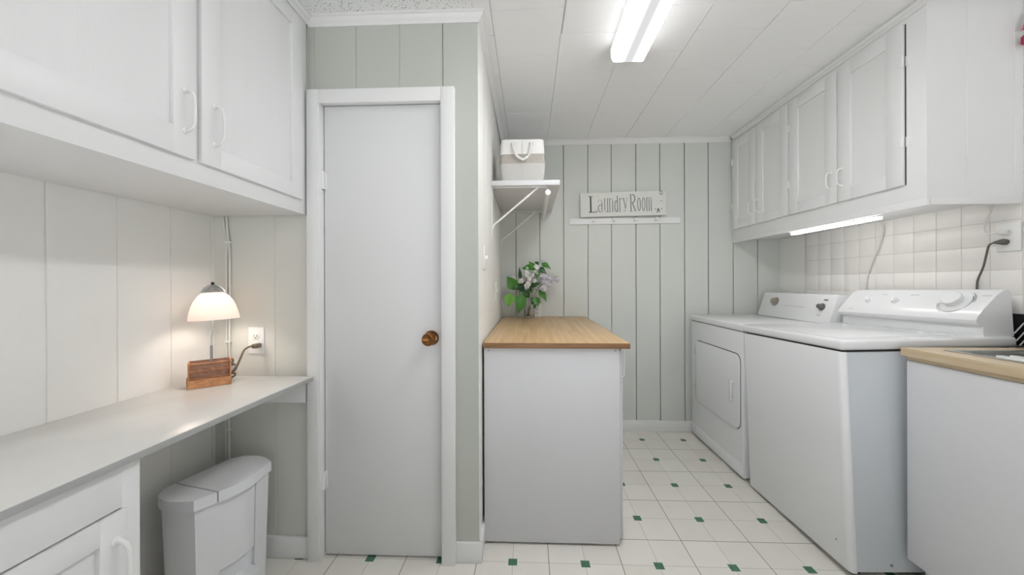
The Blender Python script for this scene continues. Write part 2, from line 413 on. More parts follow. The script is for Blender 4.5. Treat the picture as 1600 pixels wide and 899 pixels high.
w = MB()
planks(w, 1, RIGHT + 0.008, 2.637, BACK, 0, CEIL + 0.02, [], +1, thick=0.04)
w.box(RIGHT + 0.008, RIGHT + 0.048, REAR, 2.637, 0, CEIL + 0.02)
wr = struct('wall_right', w, SAGE_LIT, 'right wall behind the washer and dryer')
t = MB().box(RIGHT + 0.002, RIGHT + 0.009, -0.2, 2.635, 0.86, 1.53)
build('grout_bed', t, GROUT, wr, smooth=0)
t = MB(); P_ = 0.1014
k0 = int((1.502 + 0.2) / P_)
for k in range(-17, 12):
    ya, yb = 1.502 + k * P_, 1.502 + (k + 1) * P_
    if ya > 2.60: continue
    yb = min(yb, 2.635)
    for j in range(-5, 2):
        za, zb = 1.328 + j * P_, 1.328 + (j + 1) * P_
        t.box(RIGHT + 0.0002, RIGHT + 0.006, ya + 0.0013, yb - 0.0013, za + 0.0013, zb - 0.0013, bev=0.0012, seg=2)
build('tile_backsplash', t, TILEM, wr)

# baseboards
b = MB().box(-0.228, 1.30, BACK - 0.014, BACK, 0, 0.088, bev=0.003)
struct('baseboard_back', b, TRIMW)
b = MB().box(LEFT, -0.943, CLOSET - 0.012, CLOSET, 0, 0.092, bev=0.003)
struct('baseboard_left', b, TRIMW)
b = MB().box(-0.314, -0.204, CLOSET - 0.013, CLOSET, 0, 0.086, bev=0.003)
struct('baseboard_closet', b, TRIMW)
b = MB(); b.prism([(-0.2165, 1.522), (-0.2045, 1.508), (-0.2135, BACK - .02), (-0.229, BACK - .02)], 2, 0, 0.093, bev=0.002)
struct('baseboard_closet_side', b, TRIMW)

# crown moulding: cove profile
def crown(mb, path_axis, a, bb, wall, inward, ma=0, mb_=0, h=0.036, d=0.036):
    """profile offsets from the wall (t = into the room) and height below ceiling; mitre shifts at the ends follow t"""
    prof = [(0.0, -h), (0.006, -h), (0.008, -h + 0.006), (0.014, -h + 0.011), (0.022, -0.017), (0.027, -0.008), (0.030, -0.008), (d - .004, -0.0065), (d, -0.004), (d, 0.0), (0.0, 0.0)]
    vs = []; n = len(prof)
    for end, e, mm in ((0, a, ma), (1, bb, mb_)):
        for t_, z in prof:
            u = e + mm * t_; p = wall + inward * t_
            vs.append((u, p, CEIL + z) if path_axis == 0 else (p, u, CEIL + z))
    fs = [(i, (i + 1) % n, n + (i + 1) % n, n + i) for i in range(n)] + [tuple(range(n)), tuple(range(n, 2 * n))]
    mb.add(vs, fs)
c = MB(); crown(c, 0, -0.95, -0.2165, CLOSET, -1, 0, 1)
struct('trim_1', c, TRIMW, 'white crown moulding above the closet door')
c = MB(); crown(c, 1, CLOSET, BACK, -0.2215, +1, -1, -1)
struct('trim_2', c, TRIMW, 'white crown moulding along the closet side wall')
c = MB(); crown(c, 0, -0.225, 1.59, BACK, -1, 1, -1)
struct('trim_3', c, TRIMW, 'white crown moulding on the back wall')

# closet door: casing, slab, hinges, knob
c = MB()
yc = CLOSET - 0.028
c.box(-0.9435, -0.8945, yc, CLOSET, 0, 2.003, bev=0.002)
c.box(-0.369, -0.3125, yc, CLOSET, 0, 2.003, bev=0.003)
c.box(-0.8945, -0.369, yc + 0.0005, CLOSET, 1.944, 2.0025, bev=0.002)
c.box(-0.9, -0.889, yc + 0.004, CLOSET + 0.05, 0, 1.955, bev=0.001)           # jambs
c.box(-0.372, -0.366, yc + 0.006, CLOSET + 0.05, 0, 1.955, bev=0.001)
c.box(-0.889, -0.372, yc + 0.006, CLOSET + 0.05, 1.950, 1.956)
struct('trim_4', c, TRIMW, 'white door casing around the closet door')
d = MB().box(-0.885, -0.3755, CLOSET + 0.008, CLOSET + 0.04, 0.010, 1.945, bev=0.0015)
door = struct('door_1', d, DOORP, 'narrow plain white closet door')
for z in (1.585, 0.295):
    h = MB(); h.cyl((-0.889, CLOSET - 0.002, z), (-0.889, CLOSET - 0.002, z + 0.078), 0.0075, 14)
    h.box(-0.902, -0.889, CLOSET - 0.004, CLOSET + 0.009, z + 0.002, z + 0.076, bev=0.001)
    h.box(-0.889, -0.874, CLOSET + 0.003, CLOSET + 0.010, z + 0.002, z + 0.076, bev=0.001)
    for q in (0.0, 0.027, 0.053): h.cyl((-0.889, CLOSET - 0.002, z + q), (-0.889, CLOSET - 0.002, z + q + 0.0235), 0.0085, 14)
    build('hinge', h, TRIMW, door)
k = MB(); kc = (-0.420, CLOSET + 0.009, 0.946)
k.lathe([(0.0, 0.0), (0.031, 0.0), (0.032, 0.004), (0.028, 0.009), (0.016, 0.012), (0.012, 0.022), (0.013, 0.030), (0.022, 0.036), (0.027, 0.044), (0.0275, 0.052), (0.025, 0.060), (0.019, 0.064), (0.016, 0.0625), (0.006, 0.060), (0, 0.060)], kc, (0, -1, 0), 36)
build('door_knob', k, BRONZE, door)

# ================================================================== LEFT SIDE
def pull(mb, p0, p1, out, r=0.0045, stand=0.030, rosette=0.011):
    """bow handle between two mounting points, standing off along `out`"""
    p0, p1, out = Vector(p0), Vector(p1), Vector(out).normalized(); d = p1 - p0
    pts = [p0, p0 + out * stand * 0.55 + d * 0.02, p0 + out * stand * 0.95 + d * 0.14, p0 + out * stand * 1.05 + d * 0.35,
           p0 + out * stand * 1.05 + d * 0.65, p0 + out * stand * 0.95 + d * 0.86, p0 + out * stand * 0.55 + d * 0.98, p1]
    c_ = curve(pts, 5); n = len(c_)
    mb.tube(c_, [r * (1.35 if i < 4 or i > n - 5 else 1) for i in range(n)], 10)
    for p in (p0, p1): mb.lathe([(0, 0), (rosette, 0), (rosette, 0.002), (rosette * 0.6, 0.005), (0, 0.005)], p, out, 16)
    return mb
def frame_door(parent, face_x, into, y0, y1, z0, z1, sw, depth=0.008, thick=0.014, rail=None, material=CABW):
    """framed cabinet door whose face lies at x = face_x; `into` points towards the cabinet"""
    rail = rail or sw
    bx = sorted((face_x, face_x + into * thick)); d = MB()
    d.box(bx[0], bx[1], y0, y0 + sw, z0, z1, bev=0.0025); d.box(bx[0], bx[1], y1 - sw, y1, z0, z1, bev=0.0025)
    d.box(bx[0], bx[1], y0 + sw - .002, y1 - sw + .002, z0, z0 + rail, bev=0.0025); d.box(bx[0], bx[1], y0 + sw - .002, y1 - sw + .002, z1 - rail, z1, bev=0.0025)
    o_ = build('door', d, material, parent)
    px = sorted((face_x + into * depth, face_x + into * (thick - .001)))
    p = MB().box(px[0], px[1], y0 + sw - .004, y1 - sw + .004, z0 + rail - .004, z1 - rail + .004)
    build('door_panel', p, CABSOFT, o_)
    return o_

# upper cabinet, left
LC = thing('wall_cabinet', 'white wall cabinet with wide doors above the worktop and desk lamp', 'cabinet', (-1.16, 1.0, 1.472))
b = MB(); fx = -0.950
b.box(LEFT + .001, fx, 0.48, 1.506, 1.472, CEIL - 0.001, bev=0.002)
build('body', b, CABW, LC)
d2 = frame_door(LC, -0.937, -1, 0.999, 1.462, 1.528, 2.275, 0.066, rail=0.060, depth=0.011)
d1 = frame_door(LC, -0.937, -1, 0.525, 0.982, 1.528, 2.275, 0.066, rail=0.075, depth=0.011)
build('handle', pull(MB(), (-0.937, 1.041, 1.594), (-0.937, 1.041, 1.708), (1, 0, 0), 0.0034, 0.028, 0.009), PLAS, d2)
build('handle', pull(MB(), (-0.937, 0.948, 1.597), (-0.937, 0.948, 1.708), (1, 0, 0), 0.0034, 0.028, 0.009), PLAS, d1)
c = MB(); crown(c, 1, 0.48, 1.506, fx, +1, 0, 0, h=0.030, d=0.028)
build('crown_moulding', c, TRIMW, LC)

# worktop, left
w = MB(); w.box(LEFT + .001, -0.917, 0.10, 1.490, 0.770, 0.787, bev=0.001)
wt = build('worktop', w, LAMI)
tag(wt, 'long white laminate worktop on the left under the wall cabinet', 'worktop')
e = MB().box(-0.9185, -0.9155, 0.10, 1.491, 0.7695, 0.7862, bev=0.0006)
e.box(-1.2, -0.9155, 1.4895, 1.4915, 0.7695, 0.7862)
build('edge_band', e, LAMIE, wt)
cl = MB(); cl.box(-1.36, -0.953, CLOSET - 0.022, CLOSET - .001, 0.672, 0.7695, bev=0.002)
tag(build('support_cleat', cl, TRIMW), 'white board fixed to the wall carrying the far end of the worktop', 'support board')

# base cabinet, left
BC = thing('base_cabinet', 'white base cabinet under the left worktop, with curved handle', 'cabinet', (-1.15, 0.45, 0))
b = MB(); b.box(LEFT + .001, -0.949, 0.10, 0.831, 0.0, 0.7695, bev=0.0015)
b.box(-0.951, -0.9365, 0.793, 0.8315, 0.08, 0.7693, bev=0.0015)                 # face frame
b.box(-0.951, -0.9365, 0.10, 0.794, 0.668, 0.7693, bev=0.0015)
build('body', b, CABW, BC)
bd = frame_door(BC, -0.930, -1, 0.36, 0.800, 0.10, 0.664, 0.055, depth=0.012, thick=0.018)
build('handle', pull(MB(), (-0.930, 0.776, 0.512), (-0.930, 0.776, 0.602), (1, 0, 0), 0.0048, 0.030, 0.011), PLAS, bd)

# bin
def bin_outline(scale_u=1.0, scale_w=1.0, du=0.0):
    """D-shaped plan: u along the long side, w outwards to the room"""
    pts = []
    L_, W_ = 0.155 * scale_u, 0.105 * scale_w
    pts += [(-L_ * .90, W_ * .80), (-L_ * .60, W_ * .93)]
    for k in range(9):                                                         # bulging front
        a = -1 + 2 * k / 8; pts.append((a * L_ * 0.50, W_ * (0.99 + 0.16 * (1 - a * a))))
    pts += [(L_ * .60, W_ * .93), (L_ * .90, W_ * .80)]
    for k in range(1, 8):
        a = k / 8 * math.pi; pts.append((L_ * (.90 + 0.16 * math.sin(a)), W_ * (0.80 - 1.7 * (k / 8))))
    pts += [(L_ * .75, -W_), (-L_ * .75, -W_)]
    for k in range(1, 8):
        a = k / 8 * math.pi; pts.append((-L_ * (.90 + 0.16 * math.sin(a)), W_ * (-0.90 + 1.7 * (k / 8))))
    return pts
BU = Vector((0.235, 0.972, 0)).normalized(); BW = Vector((0.972, -0.235, 0)).normalized(); BCN = Vector((-1.166, 1.312, 0.0))
def bpt(u, w_, z): return BCN + BU * u + BW * w_ + Vector((0, 0, z))
def loft(mb, rings, cap=True):
    n = len(rings[0]); vs = [p for r in rings for p in r]
    fs = [(i * n + k, i * n + (k + 1) % n, (i + 1) * n + (k + 1) % n, (i + 1) * n + k) for i in range(len(rings) - 1) for k in range(n)]
    if cap: fs += [tuple(range(n))[::-1], tuple((len(rings) - 1) * n + k for k in range(n))]
    return mb.add(vs, fs)
WB = thing('waste_bin', 'pale grey plastic pedal bin standing under the worktop', 'bin', BCN)
b = MB()
rings = []
for z, sc in ((0.0, 0.86), (0.006, 0.875), (0.425, 0.955), (0.43, 0.955)):
    rings.append([bpt(u, min(w_, 0.105 * sc * .80), z) for u, w_ in bin_outline(sc, sc * 0.97)])
loft(b, rings)
# flat pilasters either side of the recessed front panel
for s_ in (-1, 1):
    q = []
    for z, sc in ((0.002, .872), (0.424, .955)):
        u0, u1 = s_ * 0.155 * sc * .90, s_ * 0.155 * sc * .46
        wa = 0.105 * sc * .76
        q.append([bpt(u0, wa - .02, z), bpt(u1, wa - .02, z), bpt(u1, wa + .018, z), bpt(u0, wa + .001, z)])
    loft(b, q)
body = build('body', b, BINM, WB, smooth=30)
b = MB(); q = []                                                               # bulging centre panel that stops above the pedal
for z, sc in ((0.166, .900), (0.168, .903), (0.424, .955)):
    hw = 0.155 * sc * .455; wa = 0.105 * sc * .76; row = [bpt(-hw, wa - .02, z)]
    for k in range(11):
        a = -1 + 2 * k / 10; row.append(bpt(a * hw, wa + (.002 if z < .167 else .013) + .012 * (1 - a * a), z))
    row.append(bpt(hw, wa - .02, z)); q.append(row)
loft(b, q); build('front_panel', b, BINM, WB, smooth=30)
def lid_part(name, umin, umax, crowned):
    out = [(u, w_) for u, w_ in bin_outline(1.0, 1.0)]
    # clip outline to umin..umax
    pts = []
    n = len(out)
    for i in range(n):
        a_, b_ = out[i], out[(i + 1) % n]
        ina, inb = umin <= a_[0] <= umax, umin <= b_[0] <= umax
        if ina: pts.append(a_)
        if ina != inb:
            lim = umin if (a_[0] < umin) != (b_[0] < umin) else umax
            t_ = (lim - a_[0]) / (b_[0] - a_[0]); pts.append((lim, a_[1] + t_ * (b_[1] - a_[1])))
    mb = MB(); cu = sum(p[0] for p in pts) / len(pts); cw = sum(p[1] for p in pts) / len(pts)
    def ring(z, k, zc=0.0): return [bpt(cu + (u - cu) * k, cw + (w_ - cw) * k, z) for u, w_ in pts]
    loft(mb, [ring(0.422, 0.985), ring(0.420, 1.0), ring(0.452, 1.0), ring(0.4565, 0.985), ring(0.4575 + crowned * .4, 0.9), ring(0.4575 + crowned, 0.5), ring(0.4575 + crowned, 0.02)])
    return build(name, mb, BINM, WB, smooth=40)
lid_part('lid_rear', -0.2, -0.080, 0.001)
lid_part('lid', -0.076, 0.2, 0.003)
p = MB()
p.add([], [])
q = [[bpt(-0.055, 0.07, z), bpt(0.058, 0.07, z), bpt(0.058, 0.118, z), bpt(-0.055, 0.124, z)] for z in (0.082, 0.098)]
loft(p, q); build('pedal', p, BINM, WB)

# corner cables
CB = thing('corner_cables', 'two white cables clipped down the corner behind the desk lamp', 'cable', (-1.31, CLOSET - .01, 0.1))
build('cable', MB().tube(curve([(-1.326, 1.513, 1.470), (-1.320, 1.513, 1.42), (-1.309, 1.513, 1.362), (-1.312, 1.513, 1.25), (-1.311, 1.513, 0.9), (-1.312, 1.508, 0.6), (-1.314, 1.508, 0.1)], 6), 0.0042, 10), CORDW, CB)
build('cable', MB().tube(curve([(-1.311, 1.512, 1.470), (-1.307, 1.512, 1.42), (-1.301, 1.512, 1.362), (-1.296, 1.512, 1.28), (-1.298, 1.512, 0.9), (-1.297, 1.508, 0.6), (-1.296, 1.508, 0.1)], 6), 0.0042, 10), CORDW, CB)
for z in (1.36, 0.929, 0.55):
    build('cable_clip', MB().box(-1.316, -1.292, 1.506, 1.5195, z - .004, z + .004, bev=.001), PLAS, CB)

def outlet_plate(name, label, centre, normal, w_=0.070, h_=0.115, receptacles=True, toggles=0):
    n_ = Vector(normal).normalized(); u_ = Vector((0, 0, 1)).cross(n_).normalized(); c_ = Vector(centre)
    root = thing(name, label, 'socket' if receptacles else 'switch', c_)
    Mx = Matrix(((u_.x, n_.x, 0, c_.x), (u_.y, n_.y, 0, c_.y), (0, 0, 1, c_.z), (0, 0, 0, 1)))
    build('cover_plate', MB().box(-w_ / 2, w_ / 2, 0.0002, 0.006, -h_ / 2, h_ / 2, bev=0.0022).rot(Mx), PLAS, root)
    if receptacles:
        for s_ in (1, -1):
            r = MB(); r.lathe([(0, 0), (0.0165, 0), (0.0165, 0.002), (0.0155, 0.0026), (0, 0.0026)], (0, 0.0055, s_ * 0.0195), (0, 1, 0), 24)
            ro = build('receptacle', r.rot(Mx), PLAS, root)
            sl = MB(); sl.box(-0.0075, -0.0052, 0.008, 0.0086, s_ * 0.0195 - 0.002, s_ * 0.0195 + 0.006)
            sl.box(0.0052, 0.0075, 0.008, 0.0086, s_ * 0.0195 - 0.003, s_ * 0.0195 + 0.006)
            sl.cyl((0, 0.008, s_ * .0195 - .0075), (0, 0.0086, s_ * .0195 - .0075), 0.0024, 10)
            build('slots', sl.rot(Mx), DARK, ro)
    if toggles:
        build('toggle', MB().box(-0.004, 0.004, 0.005, 0.016, -0.009, 0.009, bev=0.0015).rot(Mx), PLAS, root)
    return root
outlet_plate('wall_socket', 'white double wall socket beside the desk lamp', (-1.182, CLOSET, 0.934), (0, -1, 0))

# desk lamp with wooden organizer
LP = Vector((-1.225, 1.337, 0.7875))
a = math.radians(40)
DU = Vector((math.cos(a) * .93, math.sin(a), 0)).normalized(); DN = Vector((DU.y, -DU.x, 0))   # DU along the front, DN towards the room
def lpt(u, n_, z): return LP + DU * u + DN * n_ + Vector((0, 0, z))
DL = thing('desk_lamp', 'small desk lamp with white glass shade on a slotted wooden base', 'lamp', LP)
def obox(mb, u0, u1, n0, n1, z0, z1, lean=0.0):
    c_ = [lpt(u, n_ - lean * z, z) for z in (z0, z1) for u, n_ in ((u0, n0), (u1, n0), (u1, n1), (u0, n1))]
    return mb.add(c_, [(0, 1, 2, 3), (4, 5, 6, 7), (0, 1, 5, 4), (1, 2, 6, 5), (2, 3, 7, 6), (3, 0, 4, 7)])
g = MB(); ln = 0.16; HW = 0.064
obox(g, -HW, HW, 0.000, 0.012, 0.0, 0.030)                                      # bottom front lip
obox(g, -HW, HW, -0.050, 0.0, 0.0, 0.010)
obox(g, -HW, -HW + 0.004, -0.046, 0.008, 0.0, 0.095, ln); obox(g, HW - 0.004, HW, -0.046, 0.008, 0.0, 0.095, ln)
base = build('organizer', g, ORGW, DL, smooth=0)
g = MB(); obox(g, -HW + .004, HW - .004, -0.014, -0.010, 0.008, 0.090, ln)
obox(g, -HW + .004, HW - .004, -0.046, -0.042, 0.008, 0.094, ln)
obox(g, -0.002, 0.002, -0.044, -0.006, 0.02, 0.090, ln)
build('back_board', g, ORGD, base, smooth=0)
g = MB()
for z in (0.030, 0.058, 0.084): obox(g, -HW + .004, HW - .004, -0.011, -0.006, z, z + 0.003, ln)
obox(g, -HW - .006, -HW, -0.066, -0.050, 0.0, 0.03)
build('divider', g, ORGW, base, smooth=0)
g = MB(); st = curve([lpt(0.004, -0.042, 0.09), lpt(0.004, -0.044, 0.125), lpt(0.004, -0.045, 0.150)], 4)
g.tube(st, 0.0045, 12)
for k_ in range(10): 
    z = 0.102 + k_ * 0.0045; g.lathe([(0, 0), (0.0052, 0.0004), (0.0052, 0.0022), (0, 0.0026)], lpt(0.004, -0.0445, z), (0, 0, 1), 12)
build('stem_sleeve', g, GREYM, DL)
g = MB().tube(curve([lpt(0.004, -0.045, 0.150), lpt(0.005, -0.045, 0.19), lpt(0.014, -0.038, 0.245), lpt(0.016, -0.034, 0.31), lpt(0.016, -0.034, 0.36)], 6), 0.0026, 10)
build('stem', g, CHROME, DL)
SC = Vector((-1.2345, 1.368, 1.0405))
tilt = Matrix.Translation(SC) @ Matrix.Rotation(math.radians(-3), 4, 'Y') @ Matrix.Translation(-SC)
prof = [(0.0800, 0.0), (0.0785, 0.012), (0.0745, 0.032), (0.068, 0.055), (0.059, 0.076), (0.048, 0.092), (0.036, 0.1035), (0.030, 0.1075)]
g = MB(); ip = [(r_ - 0.0022, h_) for r_, h_ in prof]
n_ = 48
vs = []
full = prof + ip[::-1]
for r_, h_ in full:
    for k_ in range(n_):
        an = 2 * math.pi * k_ / n_; vs.append(SC + Vector((math.cos(an) * r_, math.sin(an) * r_, h_)))
N_ = len(full)
g.add(vs, [(i * n_ + k_, i * n_ + (k_ + 1) % n_, ((i + 1) % N_) * n_ + (k_ + 1) % n_, ((i + 1) % N_) * n_ + k_) for i in range(N_) for k_ in range(n_)])
build('shade', g.rot(tilt), SHADE, DL, smooth=60)
g = MB().lathe([(0.036, 0.1035), (0.0375, 0.106), (0.034, 0.110), (0.030, 0.119), (0.020, 0.127), (0.013, 0.131), (0.010, 0.134), (0, 0.134)], SC, (0, 0, 1), 24)
for k_ in range(10):
    an = 2 * math.pi * k_ / 10
    g.tube([SC + Vector((math.cos(an) * .036, math.sin(an) * .036, .107)), SC + Vector((math.cos(an) * .027, math.sin(an) * .027, .1225)), SC + Vector((math.cos(an) * .011, math.sin(an) * .011, .134))], 0.0028, 6)
build('shade_holder', g.rot(tilt), STEEL, DL)
build('finial', MB().lathe([(0.004, 0.133), (0.006, 0.138), (0.005, 0.145), (0, 0.148)], SC, (0, 0, 1), 14).rot(tilt), BLACK, DL)
build('bulb', MB().lathe([(0.004, 0.100), (0.012, 0.092), (0.022, 0.072), (0.025, 0.060), (0.021, 0.046), (0.010, 0.037), (0, 0.035)], SC, (0, 0, 1), 20).rot(tilt), emit('lit_bulb', (1, 0.91, 0.83, 1), BULB_STRENGTH), DL)
g = MB()
g.tube(curve([(-1.163, 1.492, 0.9165), (-1.172, 1.470, 0.9165), (-1.185, 1.455, 0.905), (-1.195, 1.445, 0.87), (-1.205, 1.435, 0.835), (-1.222, 1.43, 0.818), (-1.25, 1.425, 0.822), (-1.235, 1.43, 0.84), (-1.21, 1.435, 0.85),
               (-1.20, 1.43, 0.835), (-1.22, 1.425, 0.812), (-1.25, 1.42, 0.81), (-1.24, 1.425, 0.85), (-1.225, 1.43, 0.872), (-1.215, 1.432, 0.866), (-1.222, 1.42, 0.845), (-1.25, 1.41, 0.83), (-1.245, 1.41, 0.80),
               (-1.22, 1.42, 0.797), (-1.205, 1.43, 0.805), (-1.215, 1.43, 0.815), (-1.25, 1.40, 0.80), (-1.255, 1.385, 0.80)], 6), 0.0042, 8)
cd = build('power_cord', g, CORDG, DL)
g = MB().box(-1.175, -1.153, 1.478, 1.5115, 0.906, 0.925, bev=0.004)
build('plug', g, CORDG, cd)

# ================================================================== ISLAND CABINET + SHELF
IC = thing('storage_cabinet', 'white storage cabinet standing under the oak top beside the closet', 'cabinet', (0.1, 2.2, 0))
b = MB(); b.box(-0.2065, 0.400, 1.625, 1.643, 0.011, 0.886, bev=0.0008)
ep = build('end_panel', b, MELA, IC)
for x in (-0.186, 0.382):
    build('screw_cap', MB().lathe([(0, 0), (0.0042, 0), (0.0042, 0.0012), (0, 0.0018)], (x, 1.625, 0.876), (0, -1, 0), 14), GREYM, ep)
b = MB(); b.box(-0.2055, 0.398, 1.6435, 2.885, 0.03, 0.885); build('body', b, MELA, IC)
b = MB(); b.box(-0.19, 0.38, 1.66, 2.86, 0.0, 0.032); build('plinth', b, MELA, IC)
for i_, (ya, yb) in enumerate(((1.650, 2.055), (2.059, 2.465), (2.469, 2.875))):
    o_ = build('door', MB().box(0.3985, 0.4195, ya, yb, 0.02, 0.872, bev=0.001), MELA, IC)
    h = MB(); hy = ya + 0.045
    h.tube([(0.4195, hy, 0.742), (0.434, hy, 0.742), (0.437, hy, 0.745), (0.437, hy, 0.866), (0.434, hy, 0.869), (0.4195, hy, 0.869)], 0.0035, 8)
    build('handle', h, PLAS, o_)
w = MB(); w.box(-0.2095, 0.444, 1.615, 2.895, 0.886, 0.911, bev=0.0012)
ot = build('wooden_top', w, OAK); tag(ot, 'light oak top with brown edge on the storage cabinet', 'worktop')
build('edge_band', MB().box(-0.2100, 0.4445, 1.6125, 1.6155, 0.8865, 0.9105, bev=0.001), OAKE, ot)

# shelf on the closet side wall
SX0, SX1, SY0, SY1, SZ = -0.221, 0.176, 2.075, 2.893, 1.742
SH = thing('wall_shelf', 'white shelf on brackets above the oak top, holding the fabric basket', 'shelf', (-0.02, 2.48, SZ))
build('board', MB().box(SX0, SX1, SY0, SY1, SZ, SZ + 0.029, bev=0.002), MELA, SH)
for y, xe in ((2.110, 0.05), (2.84, 0.045)):
    g = MB(); wx = SX0 + .001 if y < 2.5 else SX0 - 0.004
    g.box(wx, wx + 0.005, y - 0.011, y + 0.011, 1.44, SZ, bev=0.001)
    g.box(wx, xe + 0.05, y - 0.010, y + 0.010, SZ - 0.006, SZ - 0.0005, bev=0.001)
    g.tube([(wx + 0.004, y, 1.495), (wx + 0.012, y, 1.52), (xe, y, SZ - 0.006)], 0.0058, 8)
    build('bracket', g, PLAS, SH)
g = MB().cyl((0.108, 2.105, 1.705), (0.108, 2.885, 1.700), 0.0125, 20)
rod = build('hanging_rod', g, PLAS, SH)
build('rod_cap', MB().lathe([(0, 0), (0.0155, 0), (0.0165, 0.004), (0.0165, 0.012), (0, 0.016)][::1], (0.108, 2.106, 1.705), (0, -1, 0), 24), PLAS, rod)
for y in (2.15, 2.84):
    build('rod_hook', MB().box(0.104, 0.112, y - .006, y + .006, 1.714, SZ + .001, bev=.001), PLAS, rod)

# fabric basket
BK = thing('fabric_basket', 'grey and white fabric basket with rope handle on the wall shelf', 'basket', (-0.041, 2.26, SZ + .0295))
z0 = SZ + 0.0295; bx0, bx1, by0, by1 = -0.172, 0.092, 2.120, 2.40
def cloth_band(z_a, z_b, pinch_a, pinch_b, segs=4):
    rings = []
    for i_ in range(segs + 1):
        t_ = i_ / segs; z = z_a + (z_b - z_a) * t_; pn = pinch_a + (pinch_b - pinch_a) * t_
        x0_, x1_, y0_, y1_ = bx0 - pn, bx1 + pn, by0 - pn * .5, by1 + pn * .5
        r_ = 0.022; ring = []
        for cx_, cy_, a0 in ((x1_ - r_, y1_ - r_, 0), (x0_ + r_, y1_ - r_, 90), (x0_ + r_, y0_ + r_, 180), (x1_ - r_, y0_ + r_, 270)):
            for k_ in range(5):
                an = math.radians(a0 + k_ * 22.5); ring.append(Vector((cx_ + r_ * math.cos(an), cy_ + r_ * math.sin(an), z + 0.002 * math.sin(7 * cx_ + 40 * t_))))
        rings.append(ring)
    return rings
build('lower_body', loft(MB(), cloth_band(z0, z0 + 0.112, -0.006, 0.004)), FABG, BK)
build('middle_band', loft(MB(), cloth_band(z0 + 0.112, z0 + 0.168, 0.0045, -0.004)), FABT, BK)
rr = cloth_band(z0 + 0.168, z0 + 0.252, -0.001, -0.006, 4); 
topc = cloth_band(z0 + 0.2535, z0 + 0.2535, -0.010, -0.010, 1)[0]; topi = cloth_band(z0 + 0.235, z0 + 0.235, -0.014, -0.014, 1)[0]
build('upper_band', loft(MB(), rr + [topc, topi]), CANVW, BK, smooth=50)
build('seam', MB().box(-0.0405, -0.0385, 2.1165, 2.119, z0 + .003, z0 + 0.246), FABG, BK)
g = MB(); hp = [(-0.096, 2.130, z0 + .226), (-0.096, 2.106, z0 + .224), (-0.088, 2.102, z0 + .185), (-0.072, 2.100, z0 + .150), (-0.045, 2.099, z0 + .130), (-0.030, 2.099, z0 + .130), (-0.004, 2.100, z0 + .150), (0.010, 2.102, z0 + .185), (0.011, 2.106, z0 + .224), (0.011, 2.130, z0 + .226)]
cpts = curve(hp, 10); g.tube(cpts, 0.0055, 10)
for ph in range(3):                                                            # twisted strands
    st_ = []
    for i_, p_ in enumerate(cpts[8:-8]):
        q0, q1 = cpts[i_ + 8], cpts[min(i_ + 9, len(cpts) - 1)]; T_ = (q1 - q0).normalized(); u_ = T_.cross(Vector((0, 1, 0))).normalized(); w2 = T_.cross(u_)
        an = i_ * 0.55 + ph * 2.094; st_.append(p_ + (u_ * math.cos(an) + w2 * math.sin(an)) * 0.0042)
    g.tube(st_, 0.0042, 6)
build('rope_handle', g, ROPE, BK)
for x in (-0.096, 0.011):
    build('eyelet', MB().lathe([(0.0065, 0), (0.0105, 0), (0.0105, 0.002), (0.0065, 0.002)], (x, 2.118, z0 + .2255), (0, -1, 0), 18), GREYM, BK)

# switches on the closet side wall, socket behind the vase
outlet_plate('light_switch', 'white light switch near the front corner of the closet side wall', (-0.2175, 1.725, 1.303), (1, 0, 0), receptacles=False, toggles=1)
outlet_plate('light_switch', 'small white light switch farther back on the closet side wall, just above the oak top', (-0.2225, 2.37, 1.128), (1, 0, 0), receptacles=False, toggles=1)
outlet_plate('wall_socket', 'white wall socket low on the back wall behind the vase', (0.060, BACK, 0.958), (0, -1, 0))

# ------------------------------------------------------------------ sign and peg rail
PR = thing('peg_rail', 'white rail with four pegs under the wall sign', 'peg rail', (0.755, BACK, 1.645))
rt = Matrix.Translation(Vector((0.755, 0, 1.67))) @ Matrix.Rotation(-0.006, 4, 'Y') @ Matrix.Translation(-Vector((0.755, 0, 1.67)))
build('rail', MB().box(0.322, 1.186, BACK - 0.018, BACK - 0.0003, 1.645, 1.692, bev=0.002).rot(rt), TRIMW, PR)
for x in (0.505, 0.668, 0.829, 0.990):
    build('peg', MB().lathe([(0, 0), (0.006, 0), (0.006, 0.030), (0.0125, 0.036), (0.0135, 0.043), (0.009, 0.048), (0, 0.049)], (x, BACK - 0.017, 1.668), (0, -1, 0.15), 16).rot(rt), TRIMW, PR)
SG = thing('wall_sign', 'white wooden laundry room sign resting on the peg rail', 'sign', (0.736, BACK - 0.02, 1.70))
sc_ = Vector((0.736, 0, 1.797)); rs = Matrix.Translation(sc_) @ Matrix.Rotation(-0.019, 4, 'Y') @ Matrix.Translation(-sc_)
build('board', MB().box(0.402, 1.072, BACK - 0.038, BACK - 0.019, 1.7035, 1.893, bev=0.0015).rot(rs), SIGNW, SG)
L2 = MB(); yF = BACK - 0.038
